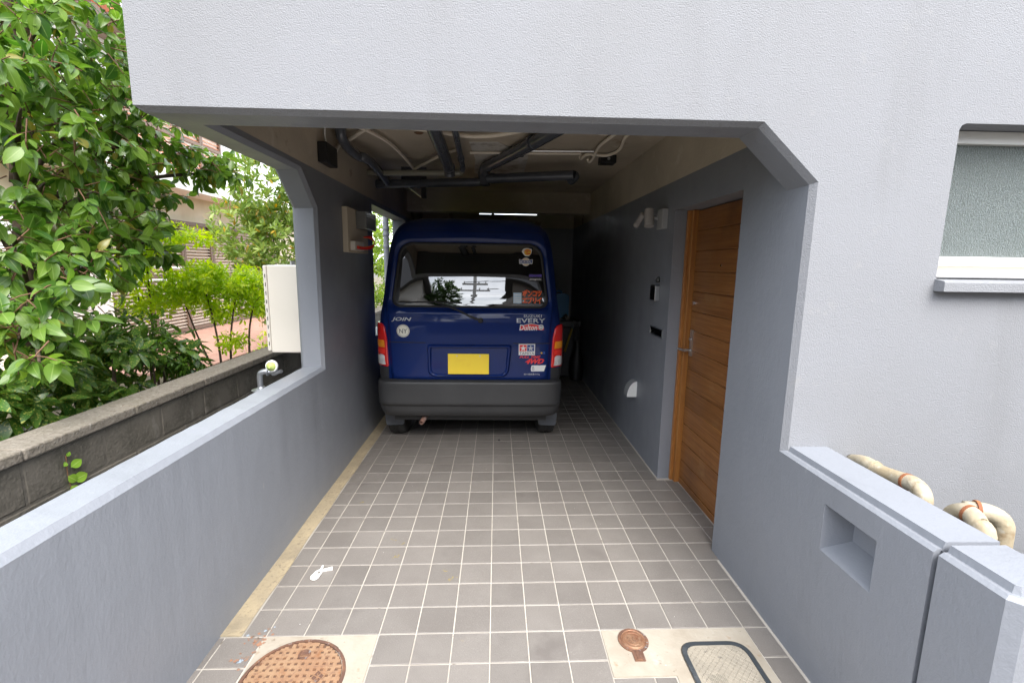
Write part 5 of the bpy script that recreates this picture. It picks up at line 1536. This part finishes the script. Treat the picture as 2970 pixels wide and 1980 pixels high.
def leaf_mat(name, c1, c2, rough=0.35, trans=0.35, rib=(0.3, 0.4, 0.12), rib_w=0.10, speckle=None, old=None):
    m = bpy.data.materials.new(name)
    m.use_nodes = True
    t = m.node_tree; N, L = t.nodes, t.links
    b = N['Principled BSDF']; b.inputs['Roughness'].default_value = rough; b.inputs['Specular IOR Level'].default_value = 0.5
    at = N.new('ShaderNodeAttribute'); at.attribute_name = 'leaf'
    se = N.new('ShaderNodeSeparateColor'); L.new(at.outputs['Color'], se.inputs['Color'])
    mx = N.new('ShaderNodeMixRGB'); mx.inputs['Color1'].default_value = (*c1, 1); mx.inputs['Color2'].default_value = (*c2, 1)
    L.new(se.outputs['Red'], mx.inputs['Fac'])
    cur = mx.outputs['Color']
    geo = N.new('ShaderNodeNewGeometry')
    if old:
        gt = N.new('ShaderNodeMath'); gt.operation = 'GREATER_THAN'; gt.inputs[1].default_value = 0.965
        L.new(se.outputs['Red'], gt.inputs[0])
        m0 = N.new('ShaderNodeMixRGB'); m0.inputs['Color2'].default_value = (*old, 1)
        L.new(cur, m0.inputs['Color1']); L.new(gt.outputs['Value'], m0.inputs['Fac']); cur = m0.outputs['Color']
    if speckle:
        no = N.new('ShaderNodeTexNoise'); no.inputs['Scale'].default_value = speckle[0]; no.inputs['Detail'].default_value = 2
        L.new(geo.outputs['Position'], no.inputs['Vector'])
        mr = N.new('ShaderNodeMapRange'); mr.inputs['From Min'].default_value = speckle[1]; mr.inputs['From Max'].default_value = speckle[1] + 0.03
        L.new(no.outputs['Fac'], mr.inputs['Value'])
        m2 = N.new('ShaderNodeMixRGB'); m2.inputs['Color2'].default_value = (*speckle[2], 1)
        L.new(cur, m2.inputs['Color1']); L.new(mr.outputs['Result'], m2.inputs['Fac']); cur = m2.outputs['Color']
    if rib:
        mr = N.new('ShaderNodeMapRange'); mr.inputs['From Min'].default_value = rib_w; mr.inputs['From Max'].default_value = 0.0
        L.new(se.outputs['Green'], mr.inputs['Value'])
        mm = N.new('ShaderNodeMath'); mm.operation = 'MULTIPLY'; mm.inputs[1].default_value = 0.6
        L.new(mr.outputs['Result'], mm.inputs[0])
        m3 = N.new('ShaderNodeMixRGB'); m3.inputs['Color2'].default_value = (*rib, 1)
        L.new(cur, m3.inputs['Color1']); L.new(mm.outputs['Value'], m3.inputs['Fac']); cur = m3.outputs['Color']
    L.new(cur, b.inputs['Base Color'])
    tr = N.new('ShaderNodeBsdfTranslucent')
    hs = N.new('ShaderNodeHueSaturation'); hs.inputs['Value'].default_value = 1.5; hs.inputs['Saturation'].default_value = 1.1; hs.inputs['Hue'].default_value = 0.495
    L.new(cur, hs.inputs['Color']); L.new(hs.outputs['Color'], tr.inputs['Color'])
    ms_ = N.new('ShaderNodeMixShader'); ms_.inputs['Fac'].default_value = trans
    L.new(b.outputs['BSDF'], ms_.inputs[1]); L.new(tr.outputs['BSDF'], ms_.inputs[2])
    L.new(ms_.outputs['Shader'], N['Material Output'].inputs['Surface'])
    return m
rg = np.random.default_rng(11)
def clusters(blobs, per, leaf_n, spread, size, updir=0.8, droop=0.35, outward=1.0, hollow=0.35):
    """Twigs inside ellipsoids; leaf_n leaves set round each twig end. Returns P, D, U, S and the twig ends."""
    P, D, U, S, TW = [], [], [], [], []
    for (c, r, n) in blobs:
        c, r = np.array(c), np.array(r if hasattr(r, '__len__') else (r, r, r))
        for _ in range(int(n * per)):
            d = rg.normal(size=3); d /= np.linalg.norm(d)
            rad = (hollow + (1 - hollow) * rg.random()) ** 0.6
            p = c + d * r * rad
            ax = d * outward + np.array([0, 0, -droop * 0.3]) + rg.normal(size=3) * 0.35
            ax /= np.linalg.norm(ax)
            TW.append((p - ax * spread * 1.6, p + ax * spread * 0.4))
            k = rg.integers(leaf_n[0], leaf_n[1] + 1)
            a0 = rg.random() * 6.28
            u = np.cross(ax, [0, 0, 1]); u /= np.linalg.norm(u) + 1e-9
            w = np.cross(ax, u)
            for i in range(k):
                a = a0 + i * 2.4
                side = u * math.cos(a) + w * math.sin(a)
                dd = side * 1.0 + ax * (0.35 + 0.5 * rg.random()) + np.array([0, 0, -droop * (0.4 + rg.random())])
                q = p + ax * spread * (rg.random() - 0.7) + side * 0.01
                up = np.array([0, 0, 1.0]) * updir + d * 0.5 + rg.normal(size=3) * 0.35
                P.append(q); D.append(dd); U.append(up); S.append(size * rg.choice([0.55, 0.75, 0.9, 1.0, 1.1, 1.18]) * rg.uniform(0.92, 1.08))
    return np.array(P), np.array(D), np.array(U), np.array(S), TW
def view_px(P):
    d = P - np.array(CAM)
    f = d @ np.array(_f)
    u, v = d @ np.array(_r) / f, d @ np.array(_u) / f
    ok = (f > 0.3) & (np.abs(u) < 1.08) & (np.abs(v) < 0.72)
    return np.where(ok, 1 / np.maximum(f, 0.1), 0)
def leafy(root, tpl, P, D, U, S, m, single, name='leaf', keep=None):
    """The `single` leaves that show largest become objects of their own, the rest one part of kind stuff."""
    rv = rg.random(len(P))
    if keep is not None:
        P, D, U, S, rv = P[keep], D[keep], U[keep], S[keep], rv[keep]
    org = np.array(world_loc(root))
    order = np.argsort(-view_px(P) * S)
    a, b_ = order[:single], order[single:]
    if single:
        variants = []
        for k in range(8):
            variants.append(leaves_mesh('leaf', tpl, np.zeros((1, 3)), np.array([[0, 1.0, 0]]), np.array([[0, 0, 1.0]]), np.ones(1), np.array([k / 7 * 0.95]), m))
        M3 = leaf_frames(P[a], D[a], U[a], S[a])
        for i, q in enumerate(a):
            o = bpy.data.objects.new(name, variants[int(rv[q] * 7.99)])
            col.objects.link(o); o.parent = root
            mw = Matrix(M3[i].tolist()).to_4x4()
            mw.translation = Vector(P[q] - org)
            o.matrix_local = mw
    me = leaves_mesh('foliage', tpl, P[b_] - org, D[b_], U[b_], S[b_], rv[b_], m)
    o = bpy.data.objects.new('foliage', me); col.objects.link(o); o.parent = root
    tag(o, kind='stuff')
m_bark = mat('bark', (0.13, 0.085, 0.06), 0.9, vary=[(20, 0.45, 0.65, (0.08, 0.055, 0.04))], bumps=[(60, 0.004, 3)])
m_twig = mat('brown_twig', (0.20, 0.10, 0.05), 0.7)

# ------------------------------------------------------------------ the broad-leaved tree overhanging the wall
CH_ = [((-2.29, 1.27, 2.85), 0.55, 34), ((-2.23, 1.57, 2.84), 0.50, 30), ((-2.11, 0.87, 2.29), 0.44, 24), ((-2.23, 1.39, 2.34), 0.50, 34), ((-2.16, 1.79, 2.34), (0.36, 0.36, 0.28), 22),
       ((-2.06, 2.15, 2.30), (0.30, 0.30, 0.20), 15), ((-1.93, 2.38, 2.25), (0.22, 0.24, 0.13), 9), ((-2.29, 1.85, 2.03), 0.36, 22), ((-2.18, 1.02, 1.95), 0.42, 26),
       ((-2.18, 1.38, 1.69), 0.34, 22), ((-2.00, 0.64, 1.52), 0.36, 20), ((-2.09, 1.66, 1.66), 0.20, 8), ((-1.86, 0.6, 1.32), 0.22, 9), ((-1.83, 0.40, 1.18), 0.18, 6), ((-1.66, 0.30, 1.09), 0.07, 2),
       ((-2.00, 0.94, 1.48), 0.28, 14), ((-2.7, 1.5, 2.5), 0.65, 30), ((-2.75, 1.1, 1.9), 0.55, 22), ((-2.6, 1.9, 3.3), 0.7, 30), ((-2.9, 0.5, 2.9), 0.7, 26), ((-2.7, 2.4, 2.7), 0.5, 14), ((-3.2, 1.2, 3.3), 0.8, 30), ((-3.0, 2.0, 2.2), 0.6, 30), ((-3.1, 0.8, 1.6), 0.6, 26), ((-2.75, 1.6, 1.55), 0.4, 20), ((-2.5, 0.55, 1.15), (0.4, 0.4, 0.3), 16), ((-2.5, 2.1, 2.0), 0.35, 14), ((-3.6, 0.9, 2.4), (0.7, 0.9, 0.9), 44), ((-3.5, 0.4, 1.4), (0.7, 0.8, 0.6), 34), ((-3.3, 1.9, 3.0), (0.6, 0.7, 0.7), 30), ((-3.4, 0.2, 3.3), (0.7, 0.8, 0.6), 26), ((-2.9, 1.7, 1.35), (0.45, 0.5, 0.4), 24)]
tree = thing('broadleaf_tree', (-2.75, 1.35, GZ), 'broad-leaved tree with drooping glossy leaves filling the upper left', 'tree')
P, D, U, S, TW = clusters(CH_, 1.6, (6, 9), 0.075, 0.092, 0.7, 0.65, hollow=0.2)
keep = (P[:, 0] < -1.02 - 0.0 * P[:, 1]) & ~((P[:, 0] > -1.66) & (P[:, 2] < 0.95))
tpl_broad = leaf_template(0.56, 0.22, 0.16, 6)
m_leaf = leaf_mat('broad_leaf', (0.042, 0.118, 0.016), (0.190, 0.310, 0.048), 0.30, 0.44, (0.32, 0.44, 0.13), old=(0.24, 0.22, 0.04))
P, D, U, S = P[keep], D[keep], U[keep], S[keep]
pick = rg.random(len(P))
leafy(tree, tpl_broad, P, D, U, S, m_leaf, 170, keep=pick < 0.55)
leafy(tree, leaf_template(0.50, 0.34, 0.42, 6), P, D, U, S, m_leaf, 128, keep=pick >= 0.55)
b = MB()
b.tube(smooth_path([(-2.75, 1.35, GZ - 0.05), (-2.72, 1.33, 0.9), (-2.66, 1.36, 1.6), (-2.6, 1.4, 2.3), (-2.65, 1.45, 3.3)], 5), [0.085 - 0.0025 * i for i in range(21)], 12)
b.build('trunk', m_bark, tree, smooth=True)
for c, r, n in CH_:
    b = MB()
    z0 = min(max(c[2] - 0.5, 1.0), 2.6)
    st_ = Vector((-2.68, 1.37, z0)); en = Vector(c)
    b.tube(smooth_path([st_, st_.lerp(en, 0.45) + Vector((0, 0, 0.10)), st_.lerp(en, 0.8) + Vector((0, 0, 0.06)), en], 4), [0.022 - 0.0014 * i for i in range(13)], 7)
    b.build('limb', m_bark, tree, smooth=True)
b = MB()
for p, q_ in TW:
    if q_[0] < -1.1: b.tube([p, (p + q_) / 2 + np.array([0, 0, 0.008]), q_], [0.004, 0.003, 0.002], 5, caps=False)
tag(b.build('twig', m_twig, tree, smooth=True), kind='stuff')

# ------------------------------------------------------------------ speckled bush behind the wall
m_auc = leaf_mat('speckled_leaf', (0.036, 0.100, 0.015), (0.10, 0.20, 0.03), 0.30, 0.35, (0.12, 0.22, 0.05), 0.08, speckle=(95, 0.585, (0.30, 0.32, 0.07)))
auc = thing('speckled_bush', (-2.25, 1.0, GZ), 'dense dark green bush with yellow-speckled leaves behind the block wall', 'bush')
AB = [((-2.15, 0.50, 0.68), (0.34, 0.32, 0.30), 18), ((-2.20, 0.85, 0.74), (0.36, 0.42, 0.36), 26), ((-2.22, 1.35, 0.84), (0.36, 0.40, 0.32), 24), ((-2.12, 1.75, 0.80), (0.26, 0.30, 0.25), 14), ((-2.55, 1.0, 0.9), (0.4, 0.7, 0.35), 26), ((-2.6, 1.7, 0.95), (0.4, 0.4, 0.28), 14)]
P, D, U, S, TW = clusters(AB, 2.4, (6, 9), 0.06, 0.115, 0.9, 0.55)
keep = (P[:, 0] < -1.74) & (P[:, 2] > GZ)
leafy(auc, leaf_template(0.42, 0.18, 0.18, 6), P, D, U, S, m_auc, 200, keep=keep)
b = MB()
for x, y, zt in ((-2.12, 0.3, 0.7), (-2.2, 0.8, 0.8), (-2.2, 1.3, 0.9), (-2.15, 1.7, 0.85), (-2.5, 1.1, 0.9), (-2.05, 0.15, 0.55)):
    b.tube(smooth_path([(x - 0.03, y, GZ - 0.05), (x, y + 0.03, (GZ + zt) / 2), (x + 0.05, y, zt)], 3), 0.011, 6)
tag(b.build('stem', m_bark, auc, smooth=True), kind='stuff')

# ------------------------------------------------------------------ feathery shrubs
m_nan = leaf_mat('feathery_leaf', (0.31, 0.48, 0.025), (0.64, 0.75, 0.05), 0.45, 0.5, None)
m_nan2 = leaf_mat('feathery_leaf_dark', (0.06, 0.15, 0.018), (0.14, 0.26, 0.03), 0.45, 0.4, None)
tpl_fine = leaf_template(0.34, 0.1, 0.1, 3)
def fine_shrub(name, loc, label, blobs, stems, m, size, per=1.0, leaf_n=(10, 16), spread=0.10, hollow=0.2, updir=0.8, droop=0.15, tpl=tpl_fine, cat='shrub', group=None, stem_r=0.012):
    t = thing(name, loc, label, cat, group)
    P, D, U, S, TW = clusters(blobs, per, leaf_n, spread, size, updir, droop, 0.8, hollow)
    leafy(t, tpl, P, D, U, S, m, 0, keep=(P[:, 0] < -1.25) & (P[:, 2] > GZ))
    for s_ in stems:
        b = MB(); b.tube(smooth_path(s_, 4), [stem_r * (1 - 0.6 * i / (4 * (len(s_) - 1))) for i in range(4 * (len(s_) - 1) + 1)], 7); b.build('stem', m_bark, t, smooth=True)
    return t
fine_shrub('feathery_shrub', (-2.3, 2.6, GZ), 'airy yellow-green feathery shrub on thin dark stems behind the block wall',
           [((-2.25, 2.55, 1.38), (0.32, 0.35, 0.14), 40), ((-2.05, 2.75, 1.33), (0.22, 0.3, 0.15), 26), ((-2.45, 2.5, 1.25), (0.25, 0.3, 0.14), 24), ((-1.98, 2.95, 1.12), (0.16, 0.25, 0.16), 14), ((-2.2, 2.7, 1.12), (0.25, 0.25, 0.14), 16), ((-2.1, 2.6, 0.82), (0.12, 0.2, 0.1), 6)],
           [[(-2.20, 2.55, GZ), (-2.19, 2.53, 0.7), (-2.24, 2.55, 1.05), (-2.28, 2.5, 1.4)], [(-2.12, 2.58, GZ), (-2.13, 2.6, 0.75), (-2.1, 2.65, 1.1), (-2.05, 2.7, 1.35)], [(-2.02, 2.72, GZ), (-2.03, 2.74, 0.8), (-2.0, 2.8, 1.1), (-1.98, 2.9, 1.2)], [(-2.15, 2.5, GZ), (-2.3, 2.45, 0.8), (-2.42, 2.45, 1.2)]], m_nan, 0.056, 3.6)
fine_shrub('feathery_shrub', (-2.7, 2.5, GZ), 'taller yellow-green feathery shrub behind the tip of the speckled bush',
           [((-2.55, 2.25, 1.62), (0.22, 0.25, 0.15), 20), ((-2.45, 2.55, 1.75), (0.26, 0.3, 0.08), 12), ((-2.75, 2.3, 1.45), (0.2, 0.25, 0.14), 14), ((-2.6, 2.3, 1.2), (0.22, 0.25, 0.16), 14)],
           [[(-2.6, 2.3, GZ), (-2.6, 2.3, 0.9), (-2.58, 2.28, 1.3), (-2.55, 2.25, 1.6)], [(-2.68, 2.35, GZ), (-2.7, 2.34, 0.9), (-2.7, 2.3, 1.4)]], m_nan, 0.056, 3.4)
fine_shrub('feathery_shrub', (-2.0, 1.5, GZ), 'low dark green ferny shrub growing through the speckled bush',
           [((-2.05, 1.5, 0.93), (0.2, 0.3, 0.14), 18), ((-2.3, 1.65, 1.05), (0.25, 0.25, 0.12), 18), ((-1.95, 1.75, 0.80), (0.14, 0.2, 0.1), 9)],
           [[(-2.05, 1.5, GZ), (-2.05, 1.5, 0.9)]], m_nan2, 0.050, 2.2)
tpl_bay = leaf_template(0.30, 0.15, 0.05, 4)
m_bay = leaf_mat('bay_leaf', (0.13, 0.23, 0.04), (0.30, 0.38, 0.085), 0.4, 0.35, None, old=(0.45, 0.30, 0.04))
fine_shrub('tall_shrub', (-2.75, 5.0, GZ), 'tall upright olive-green shrub beside the pillar',
           [((-2.80, 4.9, 2.5), (0.42, 0.5, 0.75), 110), ((-2.60, 5.0, 1.7), (0.55, 0.6, 0.7), 130), ((-3.05, 4.8, 1.9), (0.42, 0.5, 0.6), 70), ((-2.35, 5.2, 2.2), (0.38, 0.45, 0.7), 70), ((-2.55, 4.9, 1.0), (0.5, 0.5, 0.4), 60)],
           [[(-2.75, 5.0, GZ), (-2.75, 5.0, 1.2), (-2.78, 4.95, 2.6)], [(-2.6, 5.05, GZ), (-2.5, 5.05, 1.3), (-2.4, 5.1, 2.3)]], m_bay, 0.095, 1.9, (8, 12), 0.10, 0.35, 0.3, -0.5, tpl_bay)
fine_shrub('tall_shrub', (-2.6, 8.0, GZ), 'pale green bushy shrub seen through the opening left of the van',
           [((-2.05, 7.4, 2.2), (0.6, 0.7, 0.8), 110), ((-2.0, 7.2, 1.2), (0.5, 0.6, 0.6), 80), ((-2.3, 8.6, 2.7), (0.8, 0.8, 1.0), 90)],
           [[(-2.6, 8.0, GZ), (-2.6, 7.9, 1.2), (-2.6, 7.8, 2.6)]], leaf_mat('pale_leaf', (0.16, 0.28, 0.04), (0.38, 0.50, 0.07), 0.45, 0.4, None), 0.10, 2.0, (8, 12), 0.10, 0.3, 0.6, 0.1, tpl_bay)
for k, (x, y, n) in enumerate(((-2.3, 3.6, 12), (-1.98, 3.4, 10), (-2.05, 4.3, 12))):
    fine_shrub('low_plant', (x, y, GZ), ['small yellow-green plant on the terracotta patio edge behind the feathery shrub', 'small leafy plant at the foot of the block wall near the water heater', 'low yellow-green plant at the far end of the patio'][k],
               [((x, y, GZ + 0.22), (0.22, 0.25, 0.18), n)], [[(x, y, GZ), (x + 0.02, y, GZ + 0.15), (x, y, GZ + 0.25)]], m_nan, 0.06, cat='plant', group='low plants along the patio')
# grass in the gap at the far left
g = rg.random((1400, 2))
Pg = np.stack([-2.9 + 1.05 * g[:, 0], -0.6 + 2.6 * g[:, 1], np.full(len(g), GZ)], 1)
me = leaves_mesh('grass', leaf_template(0.10, 0.05, 0.25, 3), Pg, np.stack([rg.normal(size=1400) * 0.5, rg.normal(size=1400) * 0.5, np.ones(1400)], 1), rg.normal(size=(1400, 3)), rg.uniform(0.06, 0.13, 1400), rg.random(1400), leaf_mat('grass_blade', (0.20, 0.22, 0.05), (0.40, 0.37, 0.13), 0.5, 0.3, None))
o = bpy.data.objects.new('grass', me); col.objects.link(o); tag(o, 'dry yellowish grass behind the block wall', 'grass', kind='stuff')

# ivy sprig on the face of the block wall
iv = thing('ivy_sprig', (BX + 0.005, 0.29, 0.45), 'small bright green ivy sprig climbing the face of the block wall', 'ivy')
tpl_ivy = leaf_template(0.80, 0.15, 0.12, 6)
m_ivy = leaf_mat('ivy_leaf', (0.16, 0.31, 0.03), (0.25, 0.39, 0.045), 0.35, 0.35, (0.45, 0.6, 0.2))
IV = [((0.285, 0.665), (0.2, 0.6), 0.022), ((0.278, 0.640), (-0.6, -0.2), 0.026), ((0.295, 0.61), (0.9, 0.35), 0.052), ((0.275, 0.575), (0.6, -0.7), 0.05), ((0.30, 0.545), (0.9, 0.1), 0.062), ((0.285, 0.525), (0.3, -0.9), 0.048), ((0.262, 0.50), (-0.3, -0.6), 0.038), ((0.30, 0.46), (0.8, -0.4), 0.05)]
for k, ((y, z), d, s_) in enumerate(IV):
    me = leaves_mesh('leaf', tpl_ivy, np.zeros((1, 3)), np.array([[0.25, d[0], d[1]]]), np.array([[1.0, -0.35, 0.3]]), np.array([s_]), np.array([k / 8]), m_ivy)
    o = bpy.data.objects.new('leaf', me); col.objects.link(o); o.parent = iv
    o.location = Vector((BX + 0.014, y, z)) - iv.location
b = MB(); b.tube(smooth_path([(BX + 0.006, 0.30, 0.40), (BX + 0.008, 0.29, 0.5), (BX + 0.008, 0.282, 0.58), (BX + 0.008, 0.285, 0.67)], 5), 0.002, 5); b.build('stem', m_twig, iv)

# ------------------------------------------------------------------ across the street (behind the camera; mirrored in the rear window, some added to block low sky)
m_pole = mat('pole_concrete', (0.30, 0.29, 0.27), 0.8)
up = thing('utility_pole', (-1.15, -26.0, -0.15), 'concrete utility pole across the street, mirrored in the rear window', 'utility pole')
b = MB(); b.tube([(-1.15, -26, -0.15), (-1.15, -26, 12.0)], [0.17, 0.11], 14); b.build('pole', m_pole, up, smooth=True)
for z, w in ((9.5, 0.9), (9.1, 1.1), (10.6, 1.2)):
    b = MB(); b.box(-1.15 - w, -1.15 + w, -26.18, -26.10, z, z + 0.09); b.build('crossarm', m_pole, up)
for z, w in ((9.59, 0.75), (9.19, 0.95), (10.69, 1.0)):
    for s in (-1, 0.35, 1):
        b = MB(); b.lathe([(0.04, 0), (0.06, 0.05), (0.04, 0.1), (0.05, 0.14), (0, 0.16)], (-1.15 + s * w, -26.14, z), n=8); b.build('insulator', m_white, up)
b = MB(); b.lathe([(0.0, 0), (0.24, 0), (0.25, 0.05), (0.25, 0.75), (0.0, 0.85)], (-1.15, -26.45, 7.6), n=14); b.build('transformer', m_pole, up)
m_wire = mat('black_cable', (0.03, 0.03, 0.03), 0.6)
for k, (a, c, lb) in enumerate((((-1.9, -26.1, 9.65), (14, -14, 9.2), 'upper'), ((-0.3, -26.1, 9.25), (14, -12, 8.0), 'middle'), ((-1.15, -26.1, 8.4), (14, -13.5, 6.4), 'lower'), ((-2.1, -26.1, 9.25), (-40, -26, 8.6), 'far'))):
    b = MB()
    a, c = Vector(a), Vector(c)
    b.tube([a.lerp(c, t) - Vector((0, 0, 1.0 * 4 * t * (1 - t) * 0.6)) for t in np.linspace(0, 1, 17)], 0.022, 5)
    tag(b.build('overhead_wire', m_wire), ['top overhead wire running right from the utility pole', 'middle overhead wire running right from the utility pole', 'lowest overhead wire running right from the utility pole', 'overhead wire running left from the utility pole'][k], 'wire', 'wires of the utility pole')
st = thing('street_tree', (-2.5, -17.0, -0.15), 'dark round-crowned tree across the street, mirrored in the rear window', 'tree')
P, D, U, S, TW = clusters([((-3.1, -17, 5.8), (1.2, 1.1, 1.2), 200), ((-2.1, -17, 6.0), (0.75, 0.8, 0.9), 110), ((-3.8, -17.2, 5.6), (1.1, 1.1, 1.3), 140), ((-2.3, -17, 6.8), (0.6, 0.6, 0.45), 50), ((-2.6, -17, 4.4), (1.3, 1.0, 0.9), 130), ((-1.75, -17, 5.2), (0.5, 0.5, 0.7), 50)], 1.0, (9, 13), 0.2, 0.17, 0.6, 0.3)
leafy(st, leaf_template(0.5, 0.1, 0.1, 3), P, D, U, S, leaf_mat('street_leaf', (0.03, 0.07, 0.015), (0.07, 0.13, 0.03), 0.4, 0.3, None), 0)
b = MB(); b.tube(smooth_path([(-2.5, -17, -0.15), (-2.5, -17, 2.0), (-2.45, -17, 4.0), (-2.4, -17, 5.6)], 4), [0.16 - 0.008 * i for i in range(13)], 10); b.build('trunk', m_bark, st, smooth=True)
def street_house(x0, x1, y0, y1, h, rh, wallm, label, gable=True):
    t = thing('street_house', ((x0 + x1) / 2, (y0 + y1) / 2, -0.15), label, 'house', 'houses across the street')
    k = MB(); k.box(x0, x1, y0, y1, -0.15, h); k.build('wall', wallm, t)
    k = MB(); xm = (x0 + x1) / 2
    k.prism([(x0 - 0.5, h), (x1 + 0.5, h), (x1 + 0.5, h + 0.12), (xm, h + rh), (x0 - 0.5, h + 0.12)], 'Y', y0 - 0.4, y1 + 0.5); k.build('roof', mat('grey_roof_tile', (0.10, 0.10, 0.105), 0.7), t)
    for zc in (1.4, 4.1):
        if zc > h - 0.8: continue
        for xx in np.linspace(x0 + 1.2, x1 - 1.2, 3):
            f = MB(); f.box(xx - 0.7, xx + 0.7, y1 + 0.002, y1 + 0.06, zc - 0.55, zc + 0.55); fo = f.build('window', m_alu, t)
            f = MB(); f.box(xx - 0.62, xx + 0.62, y1 + 0.061, y1 + 0.066, zc - 0.47, zc + 0.47); f.build('pane', mat('far_glass', (0.05, 0.06, 0.065), 0.1), fo)
street_house(-11.0, -3.4, -22, -13.5, 6.2, 1.8, mat('siding', (0.36, 0.34, 0.31), 0.8, bumps=[(14, 0.03, 1, (1, 1, 0.01))]), 'two-storey grey-sided house across the street on the left')
street_house(7.5, 15.0, -23, -14.0, 5.2, 1.6, mat('tan_render', (0.45, 0.40, 0.32), 0.85), 'two-storey tan house across the street on the right')
street_house(-3.4, 5.6, -46, -36.0, 5.6, 2.0, mat('pale_render', (0.55, 0.53, 0.48), 0.85), 'unseen long two-storey pale house behind the utility pole, added to block low sky')  # added out of view to keep low sky light out of the carport
street_house(-24.5, -14.5, -24, -14.5, 5.6, 1.7, mat('brown_siding', (0.22, 0.17, 0.13), 0.85), 'unseen two-storey brown house far left across the street, added to block low sky')  # added row house, screens the low sky on the left
street_house(17.0, 27.0, -24, -14.0, 5.6, 1.7, mat('cream_siding', (0.50, 0.47, 0.40), 0.85), 'unseen two-storey cream house far right across the street, added to block low sky')  # added row house, screens the low sky on the right
hd = thing('sky_block_hedge', (1.0, -9.5, -0.15), 'unseen clipped dark hedge across the road, added to block low sky', 'hedge')  # hedge added behind the camera to darken the deep carport
P, D, U, S, TW = clusters([((x, -9.6, 1.0), (0.8, 0.5, 1.05), 60) for x in np.arange(-5.0, 7.6, 1.0)], 1.0, (9, 13), 0.15, 0.12, 0.6, 0.2, hollow=0.5)
leafy(hd, leaf_template(0.5, 0.1, 0.1, 3), P, D, U, S, bpy.data.materials['street_leaf'], 0)
b = MB(); b.box(-5.5, 8.0, -9.9, -9.3, -0.15, 1.7); b.build('twig_core', m_bark, hd)
street_house(1.35, 6.8, -22, -13.6, 6.1, 1.5, mat('dark_siding', (0.16, 0.14, 0.125), 0.85), 'two-storey dark-sided house straight across the street, mirrored at the right of the rear window')
